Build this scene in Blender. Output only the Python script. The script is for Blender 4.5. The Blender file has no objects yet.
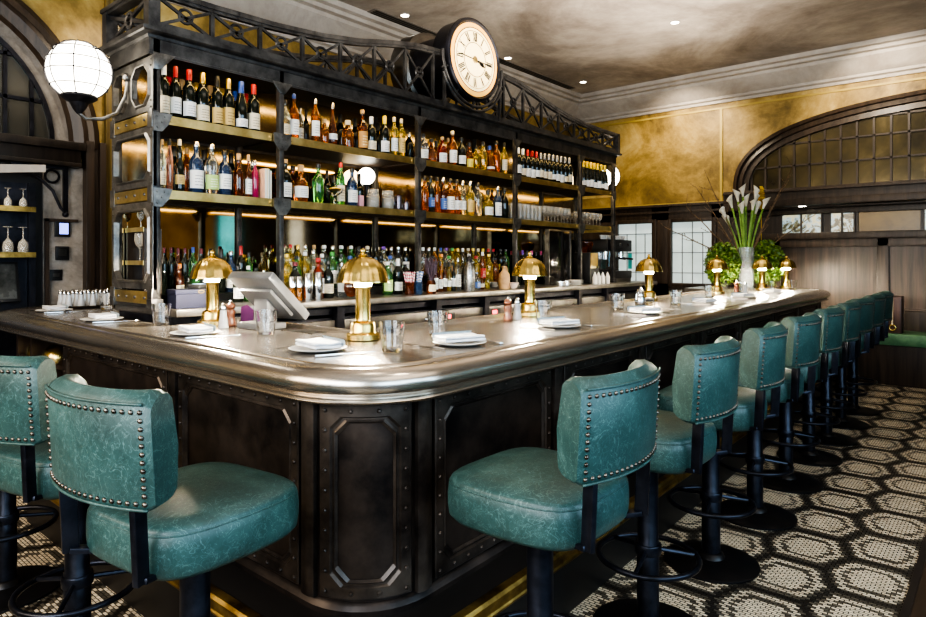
import bpy, bmesh, math, random
from mathutils import Vector, Matrix
random.seed(7)
PI = math.pi
scene = bpy.context.scene
C = scene.collection
R = math.radians
sin, cos = math.sin, math.cos

# ------------------------------------------------------------------ mesh builder
class MB:
    def __init__(s):
        s.v = []; s.f = []
    def add(s, vs, fs):
        o = len(s.v); s.v += [tuple(p) for p in vs]; s.f += [tuple(i + o for i in f) for f in fs]; return s
    def bx(s, x0, x1, y0, y1, z0, z1):
        return s.add([(x0,y0,z0),(x1,y0,z0),(x1,y1,z0),(x0,y1,z0),(x0,y0,z1),(x1,y0,z1),(x1,y1,z1),(x0,y1,z1)],
                     [(0,3,2,1),(4,5,6,7),(0,1,5,4),(1,2,6,5),(2,3,7,6),(3,0,4,7)])
    def bar(s, a, b, w, h, up=(0,0,1)):
        a = Vector(a); b = Vector(b); d = (b - a).normalized(); up = Vector(up)
        if abs(d.dot(up)) > .98: up = Vector((1,0,0))
        n = d.cross(up).normalized() * (w/2); m = n.cross(d).normalized() * (h/2)
        vs = [p + q for p in (a, b) for q in (-n-m, n-m, n+m, -n+m)]
        return s.add(vs, [(0,1,2,3),(7,6,5,4),(0,4,5,1),(1,5,6,2),(2,6,7,3),(3,7,4,0)])
    def loops(s, L, closed=True, cap0=True, cap1=True):
        n = len(L[0]); vs = [p for l in L for p in l]; fs = []
        for i in range(len(L)-1):
            for j in range(n if closed else n-1):
                k = (j+1) % n
                fs.append((i*n+j, i*n+k, (i+1)*n+k, (i+1)*n+j))
        if closed and cap0: fs.append(tuple(range(n-1, -1, -1)))
        if closed and cap1: fs.append(tuple(range((len(L)-1)*n, len(L)*n)))
        return s.add(vs, fs)
    def lathe(s, prof, n=20, c=(0,0,0), cap=True, lobe=None):
        L = []
        for r, z in prof:
            l = []
            for i in range(n):
                a = 2*PI*i/n; q = r if not lobe else r*lobe(a, z)
                l.append((c[0]+q*cos(a), c[1]+q*sin(a), c[2]+z))
            L.append(l)
        return s.loops(L, True, cap, cap)
    def tube(s, pts, r, n=8, closed=False):
        pts = [Vector(p) for p in pts]; m = len(pts); L = []; prev = None
        for i, p in enumerate(pts):
            if closed: d = pts[(i+1) % m] - pts[i-1]
            else: d = pts[min(i+1, m-1)] - pts[max(i-1, 0)]
            d.normalize()
            if prev is None:
                u = Vector((0,0,1)) if abs(d.z) < .9 else Vector((1,0,0))
                prev = d.cross(u).normalized()
            prev = (prev - d*prev.dot(d)).normalized(); w = d.cross(prev)
            rr = r[i] if isinstance(r, (list, tuple)) else r
            L.append([p + prev*rr*cos(2*PI*k/n) + w*rr*sin(2*PI*k/n) for k in range(n)])
        if closed: L.append(L[0]); return s.loops(L, True, False, False)
        return s.loops(L)
    def cyl(s, a, b, r, n=14):
        return s.tube([a, b], r, n)
    def prism(s, poly, ax, d0, d1):
        def P(p, d): return {'x': (d, p[0], p[1]), 'y': (p[0], d, p[1]), 'z': (p[0], p[1], d)}[ax]
        return s.loops([[P(p, d0) for p in poly], [P(p, d1) for p in poly]])
    def sph(s, c, r, nu=12, nv=8, sc=(1,1,1), v0=0.0, v1=1.0):
        L = []
        for j in range(nv+1):
            t = PI*(v0+(v1-v0)*j/nv); rr = max(sin(t), .02)*r
            L.append([(c[0]+rr*cos(2*PI*i/nu)*sc[0], c[1]+rr*sin(2*PI*i/nu)*sc[1], c[2]-cos(t)*r*sc[2]) for i in range(nu)])
        return s.loops(L)
    def grid(s, P):
        m = len(P[0]); vs = [p for r in P for p in r]
        return s.add(vs, [(i*m+j, i*m+j+1, (i+1)*m+j+1, (i+1)*m+j) for i in range(len(P)-1) for j in range(m-1)])
    def xf(s, M):
        s.v = [tuple(M @ Vector(p)) for p in s.v]; return s
    def mesh(s, name, mat, sharp=35, bevel=0):
        me = bpy.data.meshes.new(name); me.from_pydata(s.v, [], s.f)
        bm = bmesh.new(); bm.from_mesh(me)
        bmesh.ops.recalc_face_normals(bm, faces=bm.faces)
        if bevel:
            es = [e for e in bm.edges if len(e.link_faces) == 2 and e.calc_face_angle(0) > R(40)]
            bmesh.ops.bevel(bm, geom=es, offset=bevel, segments=2, profile=.6, affect='EDGES', clamp_overlap=True)
        bm.to_mesh(me); bm.free()
        me.materials.append(mat)
        me.polygons.foreach_set('use_smooth', [True]*len(me.polygons))
        me.set_sharp_from_angle(angle=R(sharp))
        return me
    def build(s, name, mat, parent=None, sharp=35, bevel=0, loc=None):
        o = bpy.data.objects.new(name, s.mesh(name, mat, sharp, bevel)); C.objects.link(o)
        if parent: o.parent = parent
        if loc: o.location = loc
        return o

USED = {}
def tag(o, label, cat, group=None):
    n = len(label.split()); assert 4 <= n <= 16, (n, label)
    assert label not in USED or group, ('dup', label)
    USED[label] = 1
    o['label'] = label; o['category'] = cat
    if group: o['group'] = group
    return o
def thing(name, label, cat, loc=(0,0,0), rz=0, group=None):
    o = bpy.data.objects.new(name, None); C.objects.link(o)
    o.location = loc; o.rotation_euler = (0,0,rz); o.empty_display_size = .05
    return tag(o, label, cat, group)
def struct(o):
    o['kind'] = 'structure'; return o
def sempty(name):
    o = bpy.data.objects.new(name, None); C.objects.link(o); o['kind'] = 'structure'; return o
def kids(o): return [c for c in KIDX.get(o.name, [])] if False else list(o.children)
def dup(root, loc, rz, label, cat=None, group=None):
    def cp(o, p):
        c = o.copy(); C.objects.link(c)
        if p: c.parent = p
        for ch in list(o.children): cp(ch, c)
        return c
    r = cp(root, None); r.location = loc; r.rotation_euler = (0,0,rz)
    tag(r, label, cat or root['category'], group or root.get('group'))
    return r
ORD = 'first second third fourth fifth sixth seventh eighth ninth tenth eleventh twelfth thirteenth fourteenth fifteenth sixteenth seventeenth'.split()

# ------------------------------------------------------------------ materials
MATS = {}
class NT:
    def __init__(s, name):
        s.m = bpy.data.materials.new(name); s.m.use_nodes = True; s.t = s.m.node_tree
        s.b = s.t.nodes['Principled BSDF']; s.out = s.t.nodes['Material Output']
    def n(s, typ, **kw):
        d = s.t.nodes.new('ShaderNode'+typ)
        for k, v in kw.items(): setattr(d, k, v)
        return d
    def l(s, a, b): s.t.links.new(a, b)
    def inp(s, sock, val):
        if hasattr(val, 'links') or isinstance(val, bpy.types.NodeSocket): s.l(val, sock)
        else: sock.default_value = val
    def m2(s, op, a, b=0.0, c=None):
        d = s.n('Math', operation=op); s.inp(d.inputs[0], a); s.inp(d.inputs[1], b)
        if c is not None: s.inp(d.inputs[2], c)
        return d.outputs[0]
    def noise(s, scale, detail=4, rough=.6, vec=None, dist=0):
        d = s.n('TexNoise'); d.inputs['Scale'].default_value = scale; d.inputs['Detail'].default_value = detail
        d.inputs['Roughness'].default_value = rough; d.inputs['Distortion'].default_value = dist
        if vec is not None: s.l(vec, d.inputs['Vector'])
        return d.outputs['Fac']
    def ramp(s, fac, stops):
        d = s.n('ValToRGB'); e = d.color_ramp.elements
        while len(e) < len(stops): e.new(.5)
        for i, (p, c) in enumerate(stops): e[i].position = p; e[i].color = (*c, 1) if len(c) == 3 else c
        s.l(fac, d.inputs[0]); return d.outputs[0]
    def mix(s, fac, a, b, mode='MIX'):
        d = s.n('MixRGB', blend_type=mode); s.inp(d.inputs[0], fac)
        for k, x in ((1, a), (2, b)):
            if isinstance(x, tuple): d.inputs[k].default_value = (*x, 1)
            else: s.l(x, d.inputs[k])
        return d.outputs[0]
    def bump(s, h, strength=.2, dist=.01):
        d = s.n('Bump'); d.inputs['Strength'].default_value = strength; d.inputs['Distance'].default_value = dist
        s.l(h, d.inputs['Height']); s.l(d.outputs[0], s.b.inputs['Normal'])
    def obj(s): return s.n('TexCoord').outputs['Object']
    def pos(s): return s.n('NewGeometry').outputs['Position']
    def set(s, **kw):
        for k, v in kw.items():
            k = {'col':'Base Color','rough':'Roughness','metal':'Metallic','tr':'Transmission Weight','ior':'IOR','em':'Emission Color','es':'Emission Strength','coat':'Coat Weight','spec':'Specular IOR Level'}[k]
            if isinstance(v, tuple): s.b.inputs[k].default_value = (*v, 1)
            elif isinstance(v, (int, float)): s.b.inputs[k].default_value = v
            else: s.l(v, s.b.inputs[k])
        return s
def simple(name, col, rough=.5, metal=0, **kw):
    if name in MATS: return MATS[name]
    t = NT(name); t.set(col=col, rough=rough, metal=metal, **kw)
    MATS[name] = t.m; return t.m
def mottled(name, c0, c1, scale=8, rough=.5, metal=0, lo=.35, hi=.65, rvar=.15, bump=0, vec='obj', **kw):
    t = NT(name); v = t.obj() if vec == 'obj' else t.pos()
    f = t.noise(scale, 6, .65, v)
    t.set(col=t.ramp(f, [(lo, c0), (hi, c1)]), metal=metal, **kw)
    r = t.m2('MULTIPLY_ADD', f, rvar*2, rough-rvar); t.l(r, t.b.inputs['Roughness'])
    if bump: t.bump(t.noise(scale*6, 4, .6, v), bump)
    MATS[name] = t.m; return t.m
def emis(name, col, strength):
    if name in MATS: return MATS[name]
    t = NT(name); t.set(col=col, em=col, es=strength, rough=.6); MATS[name] = t.m; return t.m

iron = mottled('dark_iron', (.035,.034,.036), (.115,.11,.105), 9, .40, .7, bump=.05)
iron_hi = mottled('worn_iron', (.10,.095,.09), (.26,.245,.225), 14, .36, .85, bump=.05)
black_metal = mottled('black_metal', (.012,.012,.016), (.03,.03,.04), 10, .36, .6)
stool_metal = mottled('stool_steel', (.010,.011,.016), (.028,.031,.045), 12, .33, .7)
barblack = mottled('blackened_panel', (.011,.009,.009), (.085,.062,.05), 3.2, .36, .55, lo=.38, hi=.72, rvar=.16, vec='pos')
barframe = mottled('blackened_frame', (.022,.017,.015), (.095,.075,.062), 6, .38, .6, vec='pos')
pewter = mottled('pewter', (.15,.13,.112), (.33,.30,.265), 4, .25, .70, lo=.3, hi=.7, rvar=.07, vec='pos')
pewter_rail = mottled('pewter_rail', (.42,.375,.325), (.55,.50,.44), 3, .25, .95, lo=.3, hi=.7, rvar=.01, vec='pos')
brass = mottled('brass', (.46,.33,.085), (.70,.53,.20), 6, .25, 1, rvar=.06)
brass_flat = mottled('aged_brass', (.48,.35,.13), (.74,.57,.25), 8, .38, 1, bump=.05)
brass_step = mottled('worn_brass_step', (.16,.10,.03), (.50,.34,.11), 9, .4, 1, vec='pos')
steel = mottled('brushed_steel', (.10,.094,.087), (.20,.188,.17), 7, .38, 1)
steel_pol = mottled('polished_steel', (.6,.6,.6), (.8,.8,.8), 7, .16, 1, rvar=.05)
worktop_m = mottled('zinc_worktop', (.14,.128,.115), (.28,.26,.235), 7, .35, .8, vec='pos')
white_cer = simple('white_ceramic', (.74,.72,.69), .22)
linen = mottled('white_linen', (.56,.57,.60), (.70,.71,.74), 40, .85, 0, bump=.1)
linen_b = mottled('blue_edged_linen', (.42,.50,.54), (.60,.66,.70), 40, .85, 0, bump=.1)
glass = simple('clear_glass', (1,1,1), .02, 0, tr=1.0, ior=1.45)
ribglass = simple('frosted_vase_glass', (.9,.97,.96), .04, 0, tr=.75, ior=1.35)
rubber = simple('black_plastic', (.012,.012,.013), .4)
grey_pl = mottled('light_grey_plastic', (.10,.10,.102), (.15,.15,.15), 5, .36, 0)
cork_m = simple('cork', (.45,.28,.13), .7)

def leather():
    t = NT('teal_leather'); v = t.obj(); M = t.m2
    n1 = t.noise(6, 5, .6, v, .4); n2 = t.noise(60, 5, .7, v, 1.0)
    def scratch(sc, w_):
        n_ = t.noise(sc, 3, .55, v, 1.6)
        return t.ramp(M('ABSOLUTE', M('SUBTRACT', n_, .5)), [(0, (1,1,1)), (w_, (0,0,0))])
    s1, s2 = scratch(16, .012), scratch(34, .016)
    base = t.ramp(n1, [(.32, (.004,.015,.014)), (.52, (.012,.037,.034)), (.70, (.031,.073,.068))])
    c = t.mix(M('MULTIPLY', n2, .45), base, (.060,.128,.118))
    c = t.mix(M('MULTIPLY', M('MAXIMUM', s1, M('MULTIPLY', s2, .8)), M('MULTIPLY', n1, .80)), c, (.14,.24,.225))
    t.set(col=c, rough=M('MULTIPLY_ADD', n2, .25, .30), spec=.4)
    t.bump(M('ADD', n2, M('MULTIPLY', s1, -.3)), .2, .003)
    MATS['leather'] = t.m; return t.m
leather_m = leather()

def plaster(name, stops, sc=1.1):
    t = NT(name); p = t.pos()
    a = t.noise(sc, 7, .68, p, .6); b = t.noise(sc*7, 5, .7, p)
    f = t.m2('ADD', t.m2('MULTIPLY', a, .78), t.m2('MULTIPLY', b, .22))
    t.set(col=t.ramp(f, stops), rough=.55); t.bump(b, .08)
    MATS[name] = t.m; return t.m
gold_wall = plaster('gold_plaster', [(.36, (.09,.055,.012)), (.46, (.21,.135,.030)), (.54, (.34,.225,.060)), (.66, (.52,.39,.15))])
ceil_m = plaster('cloudy_ceiling', [(.34, (.14,.115,.095)), (.46, (.26,.225,.195)), (.56, (.40,.355,.31)), (.68, (.58,.52,.46))], .6)
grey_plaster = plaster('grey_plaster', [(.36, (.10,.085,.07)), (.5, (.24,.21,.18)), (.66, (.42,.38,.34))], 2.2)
stone_trim = plaster('crown_plaster', [(.36, (.30,.265,.23)), (.6, (.46,.42,.38))], 1.5)

def wood(name, c0, c1, axis=2, sc=3, rough=.42):
    t = NT(name); p = t.pos()
    mp = t.n('Mapping'); s = [sc*7, sc*7, sc*7]; s[axis] = sc*.35; mp.inputs['Scale'].default_value = s
    t.l(p, mp.inputs['Vector'])
    f = t.noise(1, 6, .65, mp.outputs[0], .4)
    t.set(col=t.ramp(f, [(.35, c0), (.68, c1)]), rough=rough); t.bump(f, .1)
    MATS[name] = t.m; return t.m
dark_wood = wood('dark_oak', (.020,.013,.009), (.060,.040,.027))
panel_wood = wood('wall_panel_oak', (.036,.024,.017), (.105,.072,.050))
plank_wood = wood('floor_boards', (.018,.010,.006), (.06,.035,.02), 1)
gold_wood = wood('gilt_moulding', (.09,.06,.018), (.24,.17,.05))

def floor_mat():
    t = NT('hexagon_mosaic'); p = t.pos(); sp = t.n('SeparateXYZ'); t.l(p, sp.inputs[0])
    x, y = sp.outputs[0], sp.outputs[1]; M = t.m2
    th, tl = .0150, .030
    ry = M('DIVIDE', y, th); row = M('FLOOR', ry); fy = M('FRACT', ry)
    par = M('MULTIPLY', M('FLOORED_MODULO', row, 2.0), .5)
    rx = M('ADD', M('DIVIDE', x, tl), par); tx = M('FLOOR', rx); fx = M('FRACT', rx)
    cx = M('MULTIPLY', M('SUBTRACT', M('ADD', tx, .5), par), tl)
    cy = M('MULTIPLY', M('ADD', row, .5), th)
    px, py = M('SUBTRACT', cx, -.450), M('SUBTRACT', cy, 3.20)
    def cell(ox, oy):
        gx = M('SUBTRACT', M('FLOORED_MODULO', M('ADD', px, ox), .582), .291)
        gy = M('SUBTRACT', M('FLOORED_MODULO', M('ADD', py, oy), .376), .188)
        ax, ay = M('ABSOLUTE', gx), M('DIVIDE', M('ABSOLUTE', gy), .188)
        sl = M('DIVIDE', M('ADD', ax, M('MULTIPLY', ay, .070)), .1805)
        return M('MULTIPLY', M('MAXIMUM', ay, sl), .5)
    d = M('MINIMUM', cell(.291, .188), cell(0.0, 0.0))
    zone = t.n('ValToRGB'); zone.color_ramp.interpolation = 'CONSTANT'; e = zone.color_ramp.elements
    for pos_, v in ((.0, 1), (.255, .13), (.315, .95), (.400, .13), (.455, .012)):
        if pos_ == 0: e[0].position = 0; e[0].color = (1,1,1,1)
        elif len(e) == 2 and pos_ == .255: e[1].position = pos_; e[1].color = (v,v,v,1)
        else:
            k = e.new(pos_); k.color = (v,v,v,1)
    t.l(d, zone.inputs[0])
    wn = t.n('TexWhiteNoise', noise_dimensions='2D'); cb = t.n('CombineXYZ'); t.l(tx, cb.inputs[0]); t.l(row, cb.inputs[1]); t.l(cb.outputs[0], wn.inputs['Vector'])
    rnd = M('MULTIPLY_ADD', wn.outputs['Value'], .35, .72)
    tile = t.mix(1, zone.outputs[0], rnd, 'MULTIPLY')
    tile = t.mix(1, tile, (.66,.56,.41), 'MULTIPLY')
    tile = t.mix(1, tile, (.004,.003,.0025), 'ADD')
    g1 = M('LESS_THAN', M('MINIMUM', fy, M('SUBTRACT', 1.0, fy)), .13)
    g2 = M('LESS_THAN', M('MINIMUM', fx, M('SUBTRACT', 1.0, fx)), .07)
    g = M('MAXIMUM', g1, g2)
    t.set(col=t.mix(g, tile, (.018,.014,.010)), rough=M('MULTIPLY_ADD', g, .4, .34))
    hb = M('SUBTRACT', 1.0, g); t.bump(hb, .25, .002)
    return t.m
mosaic = floor_mat()

def label_mat(name, col, ink):
    t = NT(name); g = t.n('TexCoord').outputs['Generated']; sp = t.n('SeparateXYZ'); t.l(g, sp.inputs[0]); M = t.m2
    z, y = sp.outputs[2], sp.outputs[1]
    ln = M('LESS_THAN', M('FRACT', M('MULTIPLY', z, 6.0)), .34)
    inx = M('LESS_THAN', M('ABSOLUTE', M('SUBTRACT', y, .5)), .30)
    inz = M('LESS_THAN', M('ABSOLUTE', M('SUBTRACT', z, .42)), .30)
    nz = M('GREATER_THAN', t.noise(26, 2, .5, g), .46)
    f = M('MULTIPLY', M('MULTIPLY', ln, inx), M('MULTIPLY', inz, nz))
    t.set(col=t.mix(M('MULTIPLY', f, .75), col, ink), rough=.6); return t.m
LAB = {k: label_mat('label_'+k, c, i) for k, c, i in (('white',(.80,.78,.74),(.1,.09,.09)),('cream',(.72,.62,.44),(.15,.08,.04)),('tan',(.58,.40,.14),(.08,.04,.02)),('green',(.42,.58,.18),(.9,.9,.8)),('blue',(.06,.13,.36),(.8,.8,.8)),('amber',(.55,.28,.08),(.9,.8,.5)),('yellow',(.80,.62,.10),(.1,.08,.02)),('orange',(.85,.30,.03),(.9,.8,.7)),('red',(.55,.05,.04),(.9,.8,.7)))}
def liquid(name, col, tr=.85):
    t = NT('bottle_'+name); t.set(col=col, rough=.05, tr=tr, ior=1.4, coat=.3); return t.m
GL = dict(dark=liquid('dark',(.012,.016,.012),.2), amber=liquid('amber',(.58,.17,.022)), brown=liquid('brown',(.24,.055,.012)), red=liquid('red',(.62,.07,.03)), yellow=liquid('yellow',(.90,.66,.12)),
          clear=liquid('clear',(.88,.93,.92),.95), pale=liquid('pale',(.90,.86,.62),.9), green=liquid('green',(.14,.46,.12)), blue=liquid('blue',(.035,.07,.15),.5), pink=liquid('pink',(.85,.40,.28)), magenta=liquid('magenta',(.5,.03,.12),.5),
          orange=liquid('orange',(.9,.34,.04)), teal=liquid('teal',(.20,.62,.60)))
CAP = {k: simple('cap_'+k, c, r, m) for k, c, r, m in (('white',(.75,.73,.7),.4,0),('red',(.45,.02,.02),.35,0),('gold',(.70,.48,.10),.3,.8),('yellow',(.80,.58,.06),.4,0),('black',(.012,.012,.012),.35,0),('blue',(.03,.08,.33),.35,0),('cream',(.66,.55,.38),.5,0),('grey',(.34,.34,.36),.3,.6),('silver',(.62,.62,.64),.25,1),('burgundy',(.16,.02,.03),.4,0),('orange',(.85,.28,.02),.4,0),('green',(.06,.30,.05),.4,0),('purple',(.20,.06,.38),.4,0),('pink',(.75,.12,.30),.4,0))}
CAP['cork'] = cork_m
# ------------------------------------------------------------------ the room shell
XL, XR, YF, YB, ZC = -5.35, 2.2, 9.0, -1.6, 3.88
struct(MB().bx(-5.45, -.31, YB, 9.1, -.06, 0).build('floor', mosaic))
struct(MB().bx(-.31, 2.3, YB, 9.1, -.06, 0).build('floor', plank_wood))
struct(MB().bx(-.325, -.297, YB, 8.35, -.01, .006).build('trim_1', simple('floor_edge', (.015,.01,.008), .5)))
struct(MB().bx(-5.5, 2.35, YB-.15, 9.15, ZC, ZC+.08).build('ceiling', ceil_m))
struct(MB().bx(-5.5, XL, YB-.15, 9.15, 0, ZC).build('wall_left', gold_wall))
struct(MB().bx(-5.5, 2.35, YF, 9.15, 0, ZC).build('wall_far', gold_wall))
struct(MB().bx(XR, 2.35, YB-.15, 9.15, 0, ZC).build('wall_right', gold_wall))
struct(MB().bx(-5.5, 2.35, YB-.15, YB, 0, ZC).build('wall_back', gold_wall))
# crown mouldings: profile (distance from wall, height)
CR = [(0,3.50),(.03,3.50),(.035,3.535),(.07,3.55),(.075,3.58),(.14,3.63),(.20,3.70),(.24,3.74),(.25,3.775),(.30,3.785),(.31,3.82),(.36,3.83),(.37,3.885),(0,3.885)]
struct(MB().loops([[(XL+a, y, z) for a, z in CR] for y in (YB, YF)]).build('trim_2', stone_trim, sharp=25))
struct(MB().loops([[(x, YF-a, z) for a, z in CR] for x in (XL, XR)]).build('trim_3', stone_trim, sharp=25))
struct(MB().loops([[(XR-a, y, z) for a, z in CR] for y in (YB, YF)]).build('trim_4', stone_trim, sharp=25))

# dark lining of the far wall below the dado, with the soffit over the booths
w = MB().bx(-4.95, -4.58, 8.94, 9.0, 0, 2.12).bx(-4.0, -3.74, 8.94, 9.0, 0, 2.12).bx(-3.14, -2.80, 8.94, 9.0, 0, 2.12)
w.bx(-4.95, -2.8, 8.94, 9.0, 1.93, 2.12).bx(-4.95, -2.8, 8.94, 9.0, 0, 1.025)
w.bx(-5.35, -4.95, 8.95, 9.0, 0, 2.12)
struct(w.build('trim_5', dark_wood, bevel=.006))
struct(MB().bx(-5.3, -2.8, 8.90, 9.0, 2.12, 2.155).bx(-5.3, -2.8, 8.92, 9.0, 2.03, 2.06).build('trim_6', dark_wood, bevel=.004))
struct(MB().bx(-5.3, -2.86, 8.975, 9.0, 2.155, 2.175).bx(-3.04, -3.005, 8.985, 9.0, 2.175, 3.42).bx(-5.3, 2.2, 8.985, 9.0, 3.42, 3.445).build('trim_7', simple('ochre_line', (.42,.30,.06), .5)))

# frosted leaded windows in the far wall
tt = NT('frosted_pane'); f_ = tt.noise(3, 5, .6, tt.pos()); tt.set(col=(.5,.6,.6), em=tt.ramp(f_, [(.3,(.42,.52,.52)),(.7,(.80,.90,.88))]), es=.40, rough=.3)
frost = tt.m
lead = simple('lead_came', (.13,.155,.16), .5, .4)
def leaded(n, x0, x1, z0, z1):
    e = sempty('window_%d' % n)
    MB().bx(x0, x1, 8.972, 8.985, z0, z1).build('pane', frost, e)
    b = MB(); y0, y1 = 8.962, 8.974; w_ = x1-x0; h_ = z1-z0
    for k in range(5): b.bx(x0+w_*k/4-.005, x0+w_*k/4+.005, y0, y1, z0, z1 if k in (0, 2, 4) else z0+h_*.82)
    for k in (0, .17, .5, .82, 1): b.bx(x0, x1, y0, y1, z0+h_*k-.005, z0+h_*k+.005)
    b.build('lead_bars', lead, e)
    r = MB(); t_ = .05
    r.bx(x0-t_, x0, 8.92, 8.98, z0-t_, z1+t_).bx(x1, x1+t_, 8.92, 8.98, z0-t_, z1+t_).bx(x0, x1, 8.92, 8.98, z1, z1+t_).bx(x0, x1, 8.92, 8.98, z0-t_, z0)
    r.build('window_frame', dark_wood, e, bevel=.008)
leaded(1, -4.54, -3.97, 1.03, 1.90); leaded(2, -3.70, -3.12, 1.03, 1.90)

# big arched window over the booths (three-centred arch)
AX, AW, AZ, AH = .25, 3.10, 2.25, 1.06
def arch(o, n=48):
    pts = []
    for i in range(n+1):
        a = PI - PI*i/n; c_, s_ = cos(a), sin(a)
        p = 2/2.7
        pts.append((AX + (AW-o)*abs(c_)**p*(1 if c_ > 0 else -1), AZ + (AH-o)*abs(s_)**p))
    return [q for q in pts]
e3 = sempty('window_3')
L = []
for o, y in ((0,9.0),(0,8.93),(.05,8.90),(.06,8.93),(.12,8.91),(.13,8.94),(.20,8.93),(.21,9.0)):
    L.append([(min(x, XR), y, z) for x, z in arch(o)])
MB().loops(L, False).build('arch_frame', dark_wood, e3, sharp=30)
tt = NT('dark_mirror_pane'); f_ = tt.noise(1.6, 5, .6, tt.pos(), .5); tt.set(col=tt.ramp(f_, [(.35,(.022,.017,.008)),(.55,(.07,.055,.022)),(.72,(.18,.14,.065))]), rough=.2, metal=.35)
pane_dark = tt.m
MB().prism([(min(x, XR), z) for x, z in arch(.19)], 'y', 8.975, 8.985).build('pane', pane_dark, e3)
b = MB()
inner = arch(.19, 200)
def arch_z(x):
    return max([z for q, z in inner if abs(q-x) < .06] or [AZ])
for k in range(28):
    x = -2.62 + .172*k
    if x < 2.15: b.bx(x-.012, x+.012, 8.955, 8.985, AZ, arch_z(x))
for z in (2.56, 2.84, 3.06):
    xs = [q for q, zz in inner if zz >= z]
    if xs: b.bx(min(xs), 2.2, 8.955, 8.985, z-.01, z+.01)
b.build('glazing_bars', dark_wood, e3)
struct(MB().bx(-2.95, 2.2, 8.86, 9.0, 2.10, 2.27).bx(-2.95, 2.2, 8.82, 9.0, 2.22, 2.25).bx(-2.95, 2.2, 8.80, 9.0, 2.0, 2.10).build('trim_8', dark_wood, bevel=.008))
# frieze of small bright windows
struct(MB().bx(-2.8, 2.2, 8.90, 9.0, 1.93, 2.0).bx(-2.8, 2.2, 8.88, 9.0, 1.62, 1.70).build('trim_9', dark_wood, bevel=.006))
tt = NT('street_view_pane'); v_ = tt.n('TexVoronoi'); v_.inputs['Scale'].default_value = 9; tt.l(tt.pos(), v_.inputs['Vector'])
f_ = tt.noise(6, 4, .7, tt.pos(), 1.2)
c_ = tt.mix(f_, tt.ramp(f_, [(.40,(.005,.008,.006)),(.46,(.20,.16,.06)),(.52,(.45,.65,.75)),(.60,(1,.9,.55))]), (.02,.03,.02))
tt.set(col=(.05,.05,.05), em=c_, es=1.1, rough=.15); street = tt.m
tt = NT('frosted_gold_pane'); f_ = tt.noise(2.5, 4, .7, tt.pos()); tt.set(col=tt.ramp(f_, [(.3,(.035,.02,.004)),(.7,(.12,.075,.016))]), rough=.25, metal=.2); gold_pane = tt.m
def xat(u, Y=9.0):
    l = (u-463)/645; rx, ry = -.6481+.7615*l, .7615+.6481*l; return rx*Y/ry
for n, (a, c, m_) in enumerate(((-2.24,-1.80,street),(-1.69,-1.45,street),(-1.40,-.79,gold_pane),(-.75,-.2,street),(-.1,.6,gold_pane),(.7,1.3,street))):
    e = sempty('window_%d' % (4+n))
    MB().bx(a, c, 8.955, 8.965, 1.70, 1.93).build('pane', m_, e)
    f = MB().bx(a-.02, a, 8.93, 8.99, 1.69, 1.94).bx(c, c+.02, 8.93, 8.99, 1.69, 1.94)
    if m_ is street: f.bx((a+c)/2-.01, (a+c)/2+.01, 8.93, 8.96, 1.70, 1.93)
    f.build('window_frame', dark_wood, e)
struct(MB().bx(-2.8, 2.2, 8.965, 9.0, 1.68, 1.95).build('trim_19', dark_wood))
# oak wainscot: stiles, rails and recessed panels
w = MB().bx(-2.8, 2.2, 8.96, 9.0, 0, 1.62)
struct(w.build('trim_20', panel_wood))
w = MB().bx(-2.8, 2.2, 8.92, 8.97, 1.52, 1.62).bx(-2.8, 2.2, 8.92, 8.97, .72, .80).bx(-2.8, 2.2, 8.92, 8.97, 0, .12)
for x in (-2.74, -2.32, -1.15, -.02, 1.1, 2.1): w.bx(x-.06, x+.06, 8.92, 8.97, 0, 1.62)
struct(w.build('trim_10', panel_wood, bevel=.008))
# soffit strip over the booths
struct(MB().bx(-2.3, 2.2, 8.55, 8.82, 2.02, 2.10).build('trim_11', dark_wood, bevel=.006))

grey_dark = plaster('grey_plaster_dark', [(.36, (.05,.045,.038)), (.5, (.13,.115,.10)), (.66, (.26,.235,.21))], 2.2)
# left wall: arched fanlight, pilaster and service alcove
CY, CZ = .75, 2.2
black_wood = wood('black_stained_oak', (.010,.007,.005), (.030,.021,.015))
def larch(r, n=28, a0=0, a1=PI): return [(CY + r*cos(a0+(a1-a0)*i/n), CZ + r*sin(a0+(a1-a0)*i/n)) for i in range(n+1)]
e = sempty('window_10')
def arcband(prof, mat, name):
    MB().loops([[(XL+d, y, z) for y, z in larch(r)] for r, d in prof], False).build(name, mat, e, sharp=30)
arcband([(1.20,0),(1.20,.06),(1.15,.10),(1.12,.07),(1.08,.09),(1.02,.06),(1.00,.02)], dark_wood, 'arch_frame')
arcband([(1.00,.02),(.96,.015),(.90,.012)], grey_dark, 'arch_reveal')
MB().prism(larch(.90), 'x', XL+.002, XL+.010).build('pane', simple('fanlight_pane', (.10,.095,.08), .15, .5), e)
b = MB()
for k in range(4): b.loops([[(XL+.035, y, z) for y, z in larch(.905)], [(XL+.035, y, z) for y, z in larch(.875)], [(XL+.01, y, z) for y, z in larch(.875)]], False) if k == 0 else None
for y in (.45, .75, 1.05, 1.35, 1.51): b.bx(XL+.005, XL+.03, y-.012, y+.012, CZ, CZ+math.sqrt(max(.0, .88**2-(y-CY)**2)))
for z in (2.5, 2.8): b.bx(XL+.005, XL+.03, CY-math.sqrt(.88**2-(z-CZ)**2), CY+math.sqrt(.88**2-(z-CZ)**2), z-.012, z+.012)
b.build('glazing_bars', black_metal, e)
struct(MB().bx(XL, XL+.12, -.5, 1.80, 2.06, 2.2).bx(XL, XL+.16, -.5, 1.82, 2.16, 2.22).bx(XL, XL+.14, -.5, 1.8, 2.04, 2.07).build('trim_12', black_wood, bevel=.006))
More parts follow.
